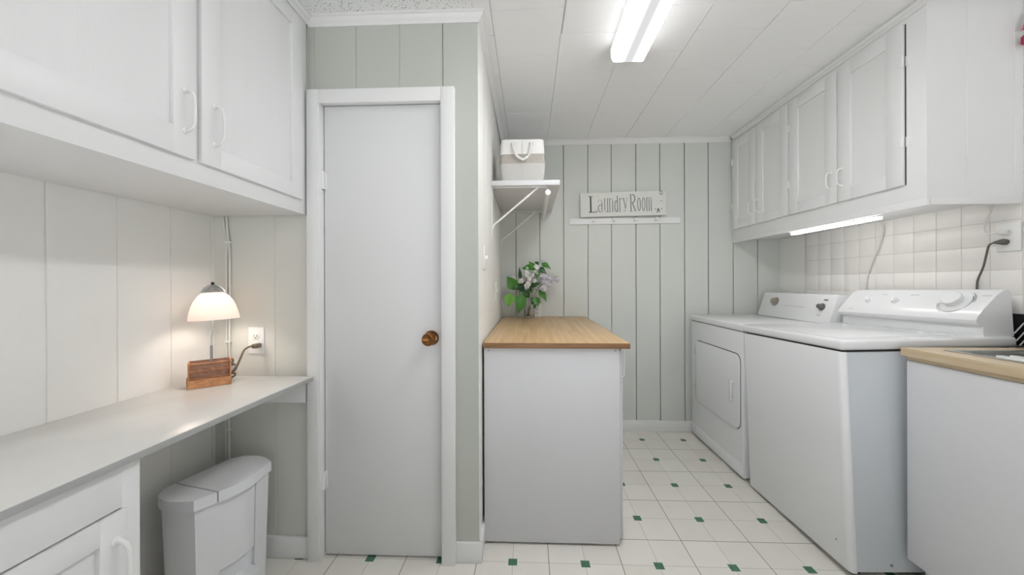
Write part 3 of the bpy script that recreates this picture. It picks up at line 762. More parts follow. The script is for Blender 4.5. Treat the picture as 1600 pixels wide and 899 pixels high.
def ribbon(pts, th):
    """flat raised stroke through (x, z) points with thickness th"""
    n = len(pts); lv = []
    for i in range(n):
        a_, b_ = pts[max(i - 1, 0)], pts[min(i + 1, n - 1)]
        dx, dz = b_[0] - a_[0], b_[1] - a_[1]; l_ = math.hypot(dx, dz) or 1
        nx, nz = -dz / l_ * th / 2, dx / l_ * th / 2
        lv.append(((pts[i][0] + nx, pts[i][1] + nz), (pts[i][0] - nx, pts[i][1] - nz)))
    vs = []
    for y in (yF - 0.0010, yF + 0.0002):
        for a_, b_ in lv: vs += [(a_[0], y, a_[1]), (b_[0], y, b_[1])]
    fs = []; m2 = 2 * n
    for i in range(n - 1):
        p0, p1, p2, p3 = 2 * i, 2 * i + 1, 2 * i + 3, 2 * i + 2
        fs += [(p0, p1, p2, p3), (m2 + p0, m2 + p3, m2 + p2, m2 + p1), (p0, p3, m2 + p3, m2 + p0), (p1, m2 + p1, m2 + p2, p2)]
    fs += [(0, m2, m2 + 1, 1), (m2 - 2, m2 - 1, 2 * m2 - 1, 2 * m2 - 2)]
    L2.add(vs, fs)
def arc(cx_, cz_, rx, rz, a0, a1, n=10):
    return [(cx_ + rx * math.cos(math.radians(a0 + (a1 - a0) * i / n)), cz_ + rz * math.sin(math.radians(a0 + (a1 - a0) * i / n))) for i in range(n + 1)]
PX = 0.000607                                                                  # metres per unit of the layout grid below
bz = 1.7385
def X_(u): return 0.402 + (u - 140) * PX * 0.98
def letter(u0, u1, h, strokes, thk=9, thn=4):
    for s_ in strokes:
        th = (thk if s_[0] == 'K' else thn) * PX
        ribbon([(X_(u0 + (u1 - u0) * x), bz + h * PX * z) for x, z in s_[1]], th)
XH, CH = 172, 205
def serif(x, z, w_=0.2): return ('n', [(x - w_, z), (x + w_, z)])
letter(248, 355, CH, [('K', [(.24, 0), (.24, 1)]), ('K', [(.30, 0.0), (.30, 1)]), serif(.26, 1, .27), ('n', [(0, .015), (1, .015), (1, .12)]), ('n', [(0, .0), (.95, .0), (.97, .10)])], 13, 7)
def a_sh(): return [('n', arc(.42, .78, .34, .22, 170, 0)), ('K', [(.76, .80), (.76, .12)]), ('n', [(.76, .12), (.85, .0), (1, .03)]), ('K', arc(.42, .30, .34, .28, 60, 300)), ('n', [(.76, .62), (.6, .56)])]
letter(370, 440, 160, a_sh(), 9, 4)
letter(448, 512, XH, [('K', [(.2, 1), (.2, .15)]), ('n', arc(.5, .15, .3, .15, 180, 360)), ('K', [(.8, 1), (.8, 0)]), serif(.12, 1, .15), serif(.72, 1, .15), serif(.9, 0, .12)])
nn = [('K', [(.2, 0), (.2, 1)]), ('n', arc(.5, .85, .3, .15, 180, 0)), ('K', [(.8, .85), (.8, 0)]), serif(.2, 0, .16), serif(.8, 0, .16), serif(.12, 1, .1)]
letter(515, 577, XH, nn)
letter(586, 637, XH, [('K', [(.8, 0), (.8, 1.18)]), ('K', arc(.45, .42, .32, .42, 60, 300)), ('n', arc(.45, .42, .32, .42, -60, 60)), serif(.7, 1.18, .15), serif(.9, 0, .12)])
letter(645, 692, XH, [('K', [(.25, 0), (.25, 1)]), ('n', arc(.65, .8, .38, .2, 180, 20)), serif(.25, 0, .2), serif(.15, 1, .12)])
letter(697, 765, XH, [('K', [(.15, 1), (.52, .25)]), ('n', [(.88, 1), (.45, .08), (.25, 0), (.12, .08)]), serif(.15, 1, .16), serif(.85, 1, .16)])
letter(780, 872, 215, [('K', [(.25, 0), (.25, 1)]), ('n', [(.25, 1), (.5, 1)]), ('K', arc(.5, .76, .32, .24, 90, -90)), ('n', [(.25, .52), (.5, .52)]), ('K', [(.45, .52), (.88, 0)]), serif(.25, 0, .2), serif(.2, 1, .2), serif(.9, 0, .1)], 11, 5)
oo = [('K', arc(.5, .5, .36, .48, 60, 300, 14)), ('K', arc(.5, .5, .36, .48, -60, 60, 8))]
letter(882, 934, XH, oo, 8); letter(942, 994, XH, oo, 8)
letter(1000, 1078, XH, [('K', [(.14, 0), (.14, 1)]), ('n', arc(.32, .87, .18, .13, 180, 0)), ('K', [(.5, .87), (.5, 0)]), ('n', arc(.68, .87, .18, .13, 180, 0)), ('K', [(.86, .87), (.86, 0)]), serif(.14, 0, .1), serif(.5, 0, .1), serif(.86, 0, .1)])
letter(1178, 1216, 50, [('K', arc(.5, 4.55, .4, .5, 0, 360, 16))], 8, 8)
for u_, v_ in ((1197, 125), (1117, 20), (1202, 22)): letter(u_ - 7, u_ + 7, 10, [('K', [(0, v_ / 10), (1, v_ / 10)])], 10)
letter(1138, 1178, 50, [('K', [(.1, -.6), (.3, .5), (.7, .5), (.9, -.5)]), ('K', [(.4, -.3), (.5, .5)])], 8)
L2.rot(rs); build('lettering', L2, INK, SG, smooth=0)

# ------------------------------------------------------------------ vase and lilac branches
VX, VY, VZ = -0.004, 2.77, 0.9112
VS = thing('glass_vase', 'small clear glass vase holding lilac on the oak top', 'vase', (VX, VY, VZ))
outer = [(0, 0), (0.034, 0), (0.039, 0.004), (0.040, 0.02), (0.041, 0.105)]; inner = [(0.0385, 0.105), (0.037, 0.02), (0.034, 0.012), (0, 0.011)]
g = MB(); pf = outer + inner; n_ = 32; vs = []
for r_, h_ in pf:
    for k_ in range(n_):
        an = 2 * math.pi * k_ / n_; vs.append((VX + max(r_, 1e-5) * math.cos(an), VY + max(r_, 1e-5) * math.sin(an), VZ + h_))
g.add(vs, [(i * n_ + k_, i * n_ + (k_ + 1) % n_, (i + 1) * n_ + (k_ + 1) % n_, (i + 1) * n_ + k_) for i in range(len(pf) - 1) for k_ in range(n_)])
build('glass', g, GLASS, VS, smooth=50)
def leaf_mesh(mb, base, tip, width, normal, droop=0.15, fold=0.25):
    base, tip = Vector(base), Vector(tip); ax = tip - base; L_ = ax.length; ax.normalize()
    nr = Vector(normal); nr = (nr - ax * nr.dot(ax)).normalized(); sd = ax.cross(nr)
    prof_ = [(0, 0.02), (.04, .34), (.12, .72), (.24, .96), (.38, 1.0), (.54, .86), (.70, .60), (.84, .32), (.94, .12), (1.0, .01)]
    vs = []; m_ = 5
    for t_, w_ in prof_:
        back = -0.06 * (1 if t_ < .1 else 0)
        for j in range(m_):
            s_ = (j - 2) / 2
            x_ = t_ * L_ + (back * L_ * abs(s_)); h_ = -droop * L_ * t_ * t_ + fold * abs(s_) * w_ * width * 0.5 + 0.03 * L_ * math.sin(9 * t_ + s_ * 2) * abs(s_)
            vs.append(base + ax * x_ + sd * (s_ * w_ * width / 2) + nr * h_)
    fs = [(i * m_ + j, i * m_ + j + 1, (i + 1) * m_ + j + 1, (i + 1) * m_ + j) for i in range(len(prof_) - 1) for j in range(m_ - 1)]
    nb = len(vs); vs2 = [Vector(v) - nr * 0.0006 for v in vs]; fs2 = [tuple(nb + i for i in f[::-1]) for f in fs]
    mb.add(list(vs) + vs2, fs + fs2); return mb
def florets(mb, centres, count):
    sub = []
    for c_, r_ in centres:
        for _ in range(5):
            o_ = Vector((random.gauss(0, 1), random.gauss(0, 1), random.gauss(0, 1))).normalized() * r_ * random.uniform(.3, .62)
            sub.append((Vector(c_) + o_, r_ * random.uniform(.42, .60)))
        mb.lathe([(r_ * .42 * math.sin(math.pi * i / 6), -r_ * .42 * math.cos(math.pi * i / 6)) for i in range(7)], c_, (0, 0, 1), 10)
    centres = sub; count = int(count * 2.6)
    for _ in range(count):
        c_, r_ = random.choice(centres)
        d_ = Vector((random.gauss(0, 1), random.gauss(0, 1), random.gauss(0, 1))).normalized()
        if d_.y > 0.5: d_.y *= -1
        p_ = Vector(c_) + d_ * r_ * random.uniform(0.5, 1.1)
        ref = Vector((0, 0, 1)) if abs(d_.z) < .9 else Vector((1, 0, 0)); u_ = d_.cross(ref).normalized(); w_ = d_.cross(u_)
        a0 = random.uniform(0, 1.57); sz = random.uniform(0.008, 0.0115)
        for q in range(4):
            an = a0 + q * math.pi / 2; e1 = u_ * math.cos(an) + w_ * math.sin(an); e2 = d_.cross(e1)
            vs = [p_ + d_ * .0005, p_ + e1 * sz * .55 + e2 * sz * .36 + d_ * .0014, p_ + e1 * sz + d_ * .0005, p_ + e1 * sz * .55 - e2 * sz * .36 + d_ * .0014]
            mb.add(vs, [(0, 1, 2, 3)])
        mb.tube([p_, p_ - d_ * 0.008], 0.0012, 4)
    return mb
U = 2.77 / 563.5 / 8.17                                                        # layout grid to metres
def V3(gx, gy, dy=0.0): return Vector((VX + (gx - 425) * U, VY + dy, VZ + (822 - gy) * U))
def branch(label, group, stem_pts, leaves, clusters, count, petal):
    root = thing('lilac_branch', label, 'flower', V3(*stem_pts[0]), group)
    build('stem', MB().tube(curve([V3(*p) for p in stem_pts], 6), 0.0022, 6), STEM, root)
    for (b_, t_, w_, nr, mt) in leaves:
        lm = leaf_mesh(MB(), V3(*b_), V3(*t_), w_ * U, nr); bp_ = V3(*b_)
        near = min(curve([V3(*p) for p in stem_pts], 6), key=lambda q: (q - bp_).length)
        lm.tube(curve([near, (near + bp_) / 2 + Vector((0, -.002, .004)), bp_], 4), 0.0011, 5)
        build('leaf', lm, mt, root, smooth=60)
    if clusters:
        build('blossom', florets(MB(), [(V3(gx, gy, dy), r_ * U) for gx, gy, dy, r_ in clusters], count), petal, root, smooth=0)
    return root
G = 'lilac branches in the glass vase'
branch('lilac branch with white blossom in front at the centre of the vase', G, [(410, 800, 0), (425, 640, -.02), (420, 500, -.035), (400, 400, -.04), (390, 280, -.03)],
       [((420, 520, -.03), (345, 480, -.06), 90, (0, -1, .3), LEAFD), ((400, 200, -.01), (345, 185, -.04), 60, (0, -.8, .6), LEAFD), ((500, 185, 0), (345, 180, -.05), 110, (0, -.8, .6), LEAF)],
       [(385, 215, -.03, 45), (385, 270, -.04, 48), (326, 350, -.04, 36), (430, 315, -.045, 42), (400, 390, -.045, 50), (400, 440, -.03, 25), (470, 290, -.03, 34), (490, 352, -.03, 28)], 210, PETAL)
branch('lilac branch with pale lilac blossom leaning out to the right', G, [(400, 805, .01), (440, 660, 0), (500, 520, -.01), (580, 400, -.02), (700, 350, -.02)],
       [((560, 470, -.02), (645, 600, -.05), 85, (.2, -1, .2), LEAF), ((500, 560, -.02), (540, 660, -.05), 90, (0, -1, .1), LEAF), ((440, 420, -.01), (570, 370, -.03), 70, (0, -1, .4), LEAFD)],
       [(585, 300, -.03, 50), (630, 290, -.03, 50), (690, 330, -.03, 50), (760, 330, -.02, 42), (790, 340, -.02, 30), (690, 400, -.02, 38), (620, 380, -.03, 38), (605, 450, -.04, 44)], 250, PETALL)
branch('lilac branch with broad leaves hanging over the left of the vase', G, [(395, 800, -.01), (370, 690, -.02), (340, 560, -.03), (270, 450, -.03), (240, 420, -.03)],
       [((255, 440, -.02), (150, 300, -.05), 150, (-.2, -1, .2), LEAF), ((190, 520, -.04), (160, 668, -.07), 135, (0, -1, .25), LEAFB), ((330, 520, -.04), (300, 745, -.08), 150, (.1, -1, .1), LEAF), ((340, 400, -.02), (215, 455, -.05), 80, (0, -.9, .4), LEAFD)],
       [(225, 300, 0, 26), (250, 330, 0, 22)], 30, PETAL)
branch('tall lilac branch with leaves at the top of the bouquet', G, [(415, 800, .02), (450, 620, .02), (480, 430, .01), (500, 260, 0), (520, 150, 0)],
       [((500, 200, 0), (430, 105, -.03), 80, (0, -.9, .4), LEAF), ((560, 140, 0), (495, 108, -.02), 50, (0, -.8, .6), LEAFD), ((590, 130, -.01), (705, 190, -.03), 75, (0, -.8, .6), LEAF), ((550, 190, -.01), (645, 255, -.03), 80, (0, -.9, .4), LEAFD), ((540, 230, 0), (520, 320, -.03), 65, (0, -1, 0), LEAF)],
       [(530, 175, -.01, 40), (560, 150, 0, 28), (520, 250, 0, 34)], 70, PETAL)
branch('bare lilac stalk with narrow dark leaves at the back', G, [(430, 802, .015), (400, 700, .02), (360, 500, .02), (320, 330, .02), (300, 180, .02)],
       [((315, 330, .01), (302, 175, .0), 46, (0, -1, 0), LEAFD), ((360, 480, .0), (270, 400, -.01), 80, (0, -1, .3), LEAFD), ((420, 560, .01), (380, 470, .0), 70, (0, -1, .2), LEAFD), ((440, 500, .01), (430, 400, 0), 60, (0, -1, .1), LEAFD), ((480, 700, 0), (520, 640, 0), 40, (0, -1, .1), LEAF), ((380, 560, -.01), (440, 470, -.02), 60, (.1, -1, .2), LEAF), ((455, 560, 0), (480, 660, -.02), 55, (0, -1, 0), LEAFD), ((350, 430, 0), (400, 350, -.02), 60, (0, -1, .2), LEAFD)],
       None, 0, PETAL)

# ================================================================== RIGHT SIDE: upper cabinets
RC = thing('wall_cabinet', 'white four-door wall cabinet above the washer and dryer', 'cabinet', (1.77, 2.2, 1.49))
fx = 1.590
b = MB(); b.box(fx, RIGHT + .007, 1.506, 2.898, 1.515, CEIL - .001, bev=0.0015)
build('body', b, CABW, RC)
b = MB(); b.box(fx - 0.001, fx + 0.014, 1.503, 2.895, 1.487, 1.5165, bev=0.0012)
b.box(fx + 0.01, RIGHT + .006, 1.503, 1.516, 1.4885, 1.5165, bev=0.0012)
build('light_rail', b, CABW, RC)
b = MB(); planks(b, 0, 1.504, fx, RIGHT + .007, 1.5165, CEIL - .002, [1.742, 1.922], +1, depth=0.0015, width=0.003, thick=0.003)
build('end_panel', b, CABW, RC)
doors = [(1.586, 1.908, 'r'), (1.914, 2.256, 'l'), (2.263, 2.578, 'r'), (2.583, 2.868, 'l')]
for ya, yb, side in doors:
    o_ = frame_door(RC, 1.577, +1, ya, yb, 1.588, 2.268, 0.074, depth=0.007, thick=0.012, rail=0.062)
    hy = yb - 0.026 if side == 'r' else ya + 0.034
    build('handle', pull(MB(), (1.577, hy, 1.668), (1.577, hy, 1.752), (-1, 0, 0), 0.0036, 0.024, 0.008), PLAS, o_)
    ey = ya - 0.003 if side == 'r' else yb + 0.003
    build('door_gap_shade', MB().box(1.5885, 1.5905, (ya - .0035) if side == 'r' else yb, ya if side == 'r' else (yb + .0035), 1.588, 2.268), DARK, RC, smooth=0)  # dark strip painted in for the shade along the hinge edge
    for z in (2.085, 1.745):
        h = MB(); h.cyl((1.575, ey, z), (1.575, ey, z + 0.05), 0.0038, 10)
        h.box(1.5745, 1.578, min(ey, ey + (0.016 if side == 'r' else -.016)), max(ey, ey + (0.016 if side == 'r' else -.016)), z + .004, z + .046, bev=.0008)
        h.box(1.5865, 1.5905, min(ey, ey - (0.014 if side == 'r' else -.014)), max(ey, ey - (0.014 if side == 'r' else -.014)), z + .004, z + .046, bev=.0008)
        build('hinge', h, PLAS, o_)
c = MB(); crown(c, 1, 1.504, 2.864, fx, -1, -1, 0, h=0.030, d=0.028); crown(c, 0, fx, RIGHT + .007, 1.504, -1, -1, 0, h=0.010, d=0.012)
build('crown_moulding', c, TRIMW, RC)

LED = thing('strip_light', 'lit white strip light under the right wall cabinet', 'light', (1.62, 2.01, 1.474))
build('housing', MB().box(1.607, 1.635, 1.726, 2.291, 1.4815, 1.4868, bev=0.001), PLAS, LED)
build('lit_tube', MB().box(1.609, 1.633, 1.731, 2.286, 1.470, 1.4815, bev=0.003), emit('led_glow', (1, 0.985, 0.96, 1), LED_STRENGTH), LED)

# ------------------------------------------------------------------ dryer
DR = thing('clothes_dryer', 'white front-loading dryer in the far corner beside the back wall', 'dryer', (1.6, 2.51, 0))
b = MB(); b.box(1.2575, 1.93, 2.174, 2.858, 0.020, 0.885, bev=0.006, seg=3); build('body', b, APPL, DR)
b = MB(); b.box(1.248, 1.935, 2.170, 2.862, 0.888, 0.930, bev=0.010, seg=4); build('top', b, APPL, DR)
build('top_gap', MB().box(1.262, 1.92, 2.178, 2.855, 0.883, 0.890), DARK, DR)
def rrect(y0, y1, z0, z1, r, n=7):
    out = []
    for cy_, cz_, a0 in ((y1 - r, z1 - r, 0), (y0 + r, z1 - r, 90), (y0 + r, z0 + r, 180), (y1 - r, z0 + r, 270)):
        for k_ in range(n):
            an = math.radians(a0 + 90 * k_ / (n - 1)); out.append((cy_ + r * math.cos(an), cz_ + r * math.sin(an)))
    return out
build('door_gap_shade', MB().prism(rrect(2.200, 2.779, 0.290, 0.749, 0.048), 0, 1.2555, 1.259), DARK, DR, smooth=0)  # dark plate whose rim stands in for the shaded gap round the door
dd = build('door', MB().prism(rrect(2.203, 2.776, 0.293, 0.745, 0.045), 0, 1.2465, 1.258, bev=0.002), APPL, DR)
h = MB(); h.box(1.2335, 1.247, 2.262, 2.276, 0.452, 0.468, bev=.003); h.box(1.2335, 1.247, 2.262, 2.276, 0.562, 0.578, bev=.003)
h.box(1.228, 1.238, 2.258, 2.280, 0.446, 0.584, bev=.004, seg=3); build('handle', h, APPL, dd)
for z in (0.655, 0.385): build('hinge', MB().box(1.251, 1.2585, 2.780, 2.792, z - .025, z + .03, bev=.001), GREYM, DR)
b = MB().box(1.2555, 1.259, 2.176, 2.855, 0.022, 0.098, bev=0.0015); build('kick_panel', b, APPL, DR)
for x in (1.31, 1.86):
    for y in (2.23, 2.80): build('foot', MB().lathe([(0.022, 0), (0.022, .006), (0.010, .010), (0.010, .022)], (x, y, 0), (0, 0, 1), 14), BLACK, DR)
pr = [(1.748, 0.931), (1.800, 1.098), (1.806, 1.103), (1.930, 1.103), (1.935, 1.098), (1.935, 0.931)]
cs = MB(); cs.prism([(x, z) for x, z in pr], 1, 2.176, 2.838, bev=0.003)
con = build('control_console', cs, APPL, DR)
nx = Vector((-0.167, 0, 0.052)).normalized()
def on_face(y, t_): return Vector((1.748 + 0.052 * t_, y, 0.931 + 0.167 * t_))
for (y, t_, r_, mt) in ((2.684, .66, .028, TAUPE), (2.262, .58, .021, BROWNK)):
    p_ = on_face(y, t_) + nx * .0005
    build('knob', MB().lathe([(0, 0), (r_, 0), (r_, .006), (r_ * .72, .009), (r_ * .66, .026), (r_ * .58, .028), (0, .028)], p_, nx, 24), mt, con)
    build('knob_skirt', MB().lathe([(0, 0), (r_ * 1.08, 0), (r_ * 1.08, .003), (0, .003)], p_, nx, 24), BROWNK, con)
g = MB(); a_ = on_face(2.60, .52); bq = on_face(2.40, .52)
g.tube([a_ + nx * .0004, bq + nx * .0004], 0.0008, 4); g.box(1.789, 1.792, 2.235, 2.262, 1.066, 1.076); g.box(1.760, 1.763, 2.255, 2.285, 0.976, 0.978)
build('printed_marks', g, GREYM, con)

# ------------------------------------------------------------------ washer (stands slightly out of level)
WM = thing('washing_machine', 'white top-loading washer, nearest of the two laundry machines', 'washer', (1.58, 1.49, 0.024))
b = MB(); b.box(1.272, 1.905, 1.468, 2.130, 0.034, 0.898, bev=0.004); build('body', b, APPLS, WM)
# wrapped front panel with rounded vertical edges
fp = []
for k_ in range(7):
    an = math.radians(90 * k_ / 6); fp.append((1.274 - 0.020 * math.cos(math.radians(90)) - 0.0 , 0))
r_ = 0.022
outl = [(1.274, 1.4655)] + [(1.253 + r_ - r_ * math.sin(math.radians(a_)), 1.4655 + r_ - r_ * math.cos(math.radians(a_))) for a_ in range(0, 91, 15)] \
     + [(1.253 + r_ - r_ * math.cos(math.radians(a_)), 2.134 - r_ + r_ * math.sin(math.radians(a_))) for a_ in range(0, 91, 15)] + [(1.274, 2.134)]
build('front_panel', MB().prism(outl, 2, 0.031, 0.899, bev=0.002), APPL, WM, smooth=40)
build('deck_gap', MB().box(1.262, 1.90, 1.474, 2.112, 0.897, 0.908), DARK, WM)
dk = MB(); dk.box(1.2505, 1.919, 1.460, 2.140, 0.906, 0.948, bev=0.013, seg=4)
deck = build('deck', dk, APPL, WM, smooth=50)
ld = MB(); ld.box(1.292, 1.735, 1.520, 2.066, 0.944, 0.9505, bev=0.003, seg=2); build('lid', ld, APPL, WM)
for y in (1.60, 1.98): build('lid_hinge', MB().lathe([(0.010, 0), (0.010, 0.0015), (0.006, 0.003), (0, 0.003)], (1.70, y, 0.9500), (0, 0, 1), 14), PLAS, WM)
# console: curved front with an undercut, end profile in (x, z)
zc = 0.9535 - 0.0045
cp = [(1.813, zc - .002), (1.811, zc + .022), (1.815, zc + .038), (1.801, zc + .045), (1.790, zc + .053), (1.787, zc + .064), (1.795, zc + .080), (1.816, zc + .106), (1.843, zc + .134), (1.870, zc + .161), (1.893, zc + .178), (1.906, zc + .184), (1.914, zc + .184), (1.920, zc + .178), (1.924, zc + .160), (1.926, zc - .002)]
WC = MB().prism(cp, 1, 1.478, 2.122, bev=0.0)
wc = build('control_console', WC, APPL, WM, smooth=40)
fn = Vector((-0.745, 0, 0.667)).normalized()
def wface(y, k_): return Vector((1.816 + 0.027 * k_, y, zc + .106 + 0.028 * k_))
for y in (1.985, 1.845):
    p_ = wface(y, .85)
    kb = build('knob', MB().lathe([(0, 0), (.0165, 0), (.0165, .003), (.013, .006), (.012, .014), (0, .0145)], p_, fn, 24), APPL, wc)
    build('knob_grip', MB().box(-.0035, .0035, -.013, .013, 0, .019, bev=.001).rot(Matrix.Translation(p_) @ fn.to_track_quat('Z', 'Y').to_matrix().to_4x4() @ Matrix.Rotation(0.6, 4, 'Z')), PLAS, kb)
p_ = wface(1.592, .95)
dial = build('dial', MB().lathe([(0, 0), (.054, 0), (.054, .0015), (.052, .003), (.031, .007), (.0285, .018), (.034, .021), (.034, .027), (.031, .030), (0, .031)], p_, fn, 40), APPL, wc)
rg = MB()
for rr_, a0, a1 in ((.0560, 190, 395), (.0620, 190, 245), (.0620, 0, 50)):
    fr = fn.to_track_quat('Z', 'Y').to_matrix()
    rg.tube([p_ + fr @ Vector((rr_ * math.cos(math.radians(a0 + (a1 - a0) * i / 20)), rr_ * math.sin(math.radians(a0 + (a1 - a0) * i / 20)), .0006)) for i in range(21)], 0.0013, 5)
for (y, z_, l_) in ((1.94, 1.9, .03), (1.80, 1.9, .04), (1.70, 1.9, .0), (1.52, 1.9, .03), (2.06, -.8, .03)):
    if l_: q_ = wface(y, z_); rg.tube([q_ + fn * .0004 + Vector((0, 0, .0)), q_ + fn * .0004 + Vector((0, -l_, 0))], .0006, 4)
build('printed_marks', rg, GREYM, wc)
for x in (1.31, 1.86):
    for y in (1.52, 2.06): build('foot', MB().lathe([(0.020, 0), (0.020, .006), (0.009, .010), (0.009, .022)], (x, y, 0.006 if y < 1.8 else 0.023), (0, 0, 1), 14), BLACK, WM)
build('screw', MB().lathe([(0, 0), (.006, 0), (.006, .0015), (0, .003)], (1.408, 1.468, 0.062), (0, -1, 0), 12), GREYM, WM)
chip = MB().box(1.2525, 1.2533, 1.530, 1.534, 0.118, 0.124); build('paint_chip', chip, DARK, WM)
WM.rotation_euler = (-0.022, -0.024, 0); WM.location.x += 0.008; WM.location.z += 0.008

# ------------------------------------------------------------------ right counter, sink, dish rack
CC = thing('base_cabinet', 'white base cabinet under the beech counter beside the washer', 'cabinet', (1.7, 0.8, 0))
b = MB(); b.box(1.468, RIGHT - .003, 0.10, 1.444, 0.105, 0.74)
b.box(1.468, 1.484, 0.10, 1.444, 0.74, 0.895); b.box(1.934, RIGHT - .003, 0.10, 1.444, 0.74, 0.895); b.box(1.484, 1.934, 1.428, 1.444, 0.74, 0.895); b.box(1.484, 1.934, 0.10, 0.116, 0.74, 0.895)
build('body', b, MELA, CC)
b = MB(); b.box(1.512, RIGHT - .003, 0.12, 1.440, 0.0, 0.106); build('toe_kick', b, MELA, CC)
for ya, yb in ((0.96, 1.446), (0.47, 0.956), (0.10, 0.466)):
    build('door', MB().box(1.452, 1.4675, ya, yb, 0.112, 0.878, bev=0.001), MELA, CC)
b = MB(); 
SKx0, SKx1, SKy0, SKy1 = 1.535, 1.860, 0.60, 1.375
for (x0_, x1_, y0_, y1_) in ((1.437, SKx0, 0.10, 1.452), (SKx1, RIGHT - .004, 0.10, 1.452), (SKx0, SKx1, 0.10, SKy0), (SKx0, SKx1, SKy1, 1.452)):
    b.box(x0_, x1_, y0_, y1_, 0.896, 0.926)
ct = build('counter_top', b, BEECH, smooth=0); tag(ct, 'pale beech laminate counter to the right of the washer', 'counter')
build('edge_band', MB().box(1.4355, 1.4385, 0.10, 1.4535, 0.895, 0.9262, bev=0.0035, seg=3), BEECH, ct)
build('support_strip', MB().box(1.4525, 1.468, 0.10, 1.446, 0.8795, 0.8955), BEECH, ct)
sk = MB()
sk.box(SKx0 - .012, SKx0 + .004, SKy0 - .012, SKy1 + .012, 0.9262, 0.929, bev=.001); sk.box(SKx1 - .004, SKx1 + .012, SKy0 - .012, SKy1 + .012, 0.9262, 0.929, bev=.001)
sk.box(SKx0, SKx1, SKy1 - .004, SKy1 + .012, 0.9262, 0.929, bev=.001); sk.box(SKx0, SKx1, SKy0 - .012, SKy0 + .004, 0.9262, 0.929, bev=.001)
sk.box(SKx0, SKx1, 0.98, SKy1, 0.912, 0.916)                                   # drainer floor
sk.box(SKx0, SKx0 + .003, 0.98, SKy1, 0.912, 0.927); sk.box(SKx1 - .003, SKx1, 0.98, SKy1, 0.912, 0.927); sk.box(SKx0, SKx1, SKy1 - .003, SKy1, 0.912, 0.927)
sk.box(SKx0, SKx1, SKy0, 0.98, 0.76, 0.765); sk.box(SKx0, SKx0 + .003, SKy0, 0.98, 0.76, 0.927); sk.box(SKx1 - .003, SKx1, SKy0, 0.98, 0.76, 0.927)
sk.box(SKx0, SKx1, SKy0, SKy0 + .003, 0.76, 0.927); sk.box(SKx0, SKx1, 0.977, 0.98, 0.76, 0.914)
SKO = build('sink', sk, STEEL, smooth=30); tag(SKO, 'stainless steel sink with ribbed drainer set in the beech counter', 'sink')
rb = MB()
for i in range(6):
    x = 1.585 + i * .045; rb.box(x, x + .014, 1.02, 1.29, 0.9155, 0.929, bev=.003)
build('drainer_ribs', rb, PLAS, SKO)

DRK = thing('dish_rack', 'black dish rack with slanted steel wires against the tiled wall', 'dish rack', (1.92, 1.25, 0.927))
build('back_tray', MB().box(1.9345, 1.9445, 1.02, 1.536, 0.9275, 1.051, bev=.002), BLACK, DRK)
build('base_tray', MB().box(1.885, 1.935, 1.02, 1.449, 0.9275, 0.934, bev=.002), BLACK, DRK)
for dx_, dz_ in ((0, 0), (.008, -.028), (.020, -.046), (.040, -.055)):
    build('wire', MB().tube([(1.838 + dx_, 1.440, 0.982 + dz_), (1.872 + dx_, 1.440, 1.020 + dz_), (1.905 + dx_, 1.430, 1.055 + dz_ * .6)], .0022, 8), STEEL, DRK)
build('wire', MB().tube([(1.845, 1.440, 0.929), (1.910, 1.436, 0.931), (1.912, 1.430, 1.045)], .0025, 8), STEEL, DRK)

# right wall socket, plugs and cords
outlet_plate('wall_socket', 'white wall socket on the tiles above the counter end', (RIGHT - .002, 1.540, 1.360), (-1, 0, 0), w_=.075)
cw = thing('power_cord', 'white cord rising from the tile wall socket to the cabinet', 'cord', (1.93, 1.55, 1.38))
build('cord', MB().tube(curve([(1.920, 1.560, 1.379), (1.918, 1.585, 1.380), (1.922, 1.598, 1.398), (1.926, 1.597, 1.43), (1.930, 1.585, 1.47), (1.930, 1.573, 1.512)], 8), 0.0030, 8), CORDW, cw)
build('plug', MB().tube([(1.936, 1.541, 1.3795), (1.925, 1.541, 1.3795), (1.919, 1.547, 1.3795), (1.919, 1.562, 1.379)], [.011, .012, .010, .005], 12), CORDW, cw)
cb = thing('power_cord', 'dark grey cord dropping from the tile wall socket behind the washer', 'cord', (1.93, 1.6, 1.1))
build('cord', MB().tube(curve([(1.918, 1.562, 1.341), (1.920, 1.582, 1.330), (1.926, 1.596, 1.29), (1.930, 1.610, 1.24), (1.938, 1.634, 1.19), (1.943, 1.642, 1.16), (1.943, 1.645, 1.08)], 8), 0.0036, 8), CORDD, cb)
build('plug', MB().tube([(1.936, 1.541, 1.3405), (1.925, 1.541, 1.3405), (1.919, 1.548, 1.3405), (1.918, 1.565, 1.340)], [.012, .013, .010, .005], 12), CORDD, cb)
lc = thing('power_cord', 'white cord hanging on the tiles from the strip light', 'cord', (1.94, 2.1, 1.1))
build('cord', MB().tube(curve([(1.70, 2.045, 1.509), (1.88, 2.05, 1.509), (1.930, 2.055, 1.500), (1.943, 2.058, 1.46), (1.943, 2.080, 1.38), (1.943, 2.13, 1.27), (1.943, 2.158, 1.18), (1.943, 2.165, 1.06)], 8), 0.0040, 8), CORDW, lc)

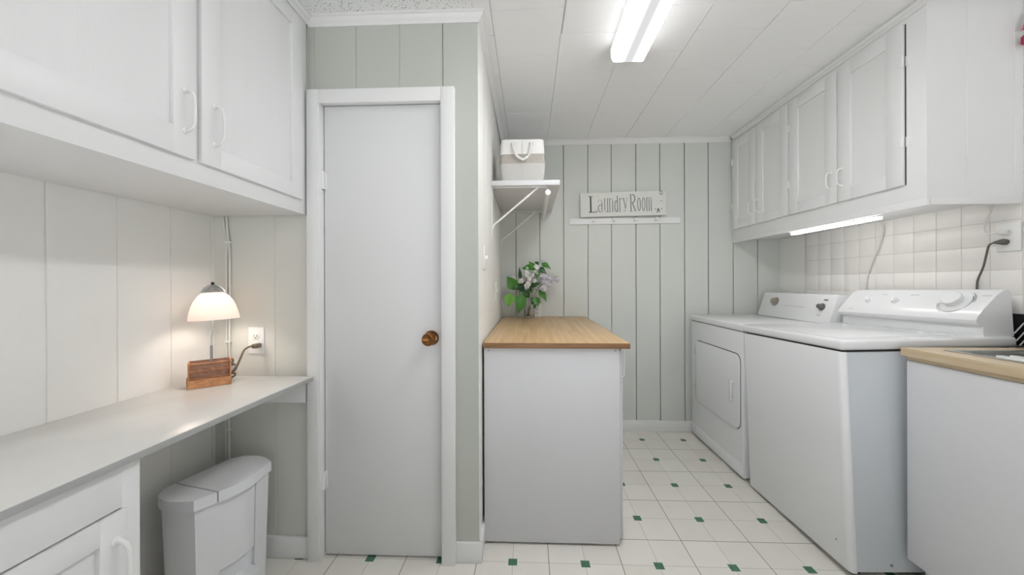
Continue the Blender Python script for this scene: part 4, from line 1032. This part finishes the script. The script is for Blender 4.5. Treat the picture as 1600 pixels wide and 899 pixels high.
# striped cloth pennant hanging on the cabinet end
PN = thing('cloth_pennant', 'pink and white striped cloth hanging on the cabinet end at top right', 'cloth', (1.93, 1.48, 2.1))
g = MB(); rows = 10; colsn = 7; zt, zb = 2.245, 2.155
vs = []
for th in (0, 1):
    for i in range(rows + 1):
        t_ = i / rows
        for j in range(colsn + 1):
            s_ = j / colsn; xl = 1.944 - 0.030 * t_
            vs.append((xl + (1.9465 - xl) * s_, 1.486 - 0.008 * math.sin(9 * s_ + 1) - 0.004 * th - 0.006, zt - t_ * (zt - zb) * (1 - 0.15 * s_)))
n1 = (rows + 1) * (colsn + 1)
for th in (0, 1):
    for i in range(rows):
        for j in range(colsn):
            a_ = th * n1 + i * (colsn + 1) + j
            g.f.append((a_, a_ + 1, a_ + colsn + 2, a_ + colsn + 1)); g.m.append(1 if (j % 2 or i == rows - 1) else 0)
g.v = [Vector(v) for v in vs]
build('striped_cloth', g, [CANVW, PINK], PN)
build('red_cloth', MB().box(1.926, 1.9468, 1.468, 1.492, 2.105, 2.142, bev=.008, seg=3), REDC, PN)

# ------------------------------------------------------------------ ceiling light
FX0, FX1, FY0, FY1 = 0.392, 0.556, 0.53, 1.748
CL = thing('ceiling_light', 'long lit fluorescent ceiling light with ribbed diffuser', 'ceiling light', ((FX0 + FX1) / 2, (FY0 + FY1) / 2, 2.236))
build('housing', MB().box(FX0 + .006, FX1 - .006, FY0 + .004, FY1 - .004, 2.290, CEIL, bev=.001), PLAS, CL)
g = MB(); pf = [(FX0, 2.296), (FX0 + .003, 2.252), (FX0 + .012, 2.239), (FX0 + .03, 2.236), (FX1 - .03, 2.236), (FX1 - .012, 2.239), (FX1 - .003, 2.252), (FX1, 2.296)]
g.prism(pf, 1, FY0 + .006, FY1 - .006)
build('diffuser', g, diffuser_mat(), CL, smooth=30)
for y in (FY0, FY1 - .006):
    g = MB(); g.prism([(x + (0.001 if x > .47 else -0.001), z - (.0015 if z < 2.29 else -.003)) for x, z in pf], 1, y, y + .006)
    build('end_cap', g, PLAS, CL)
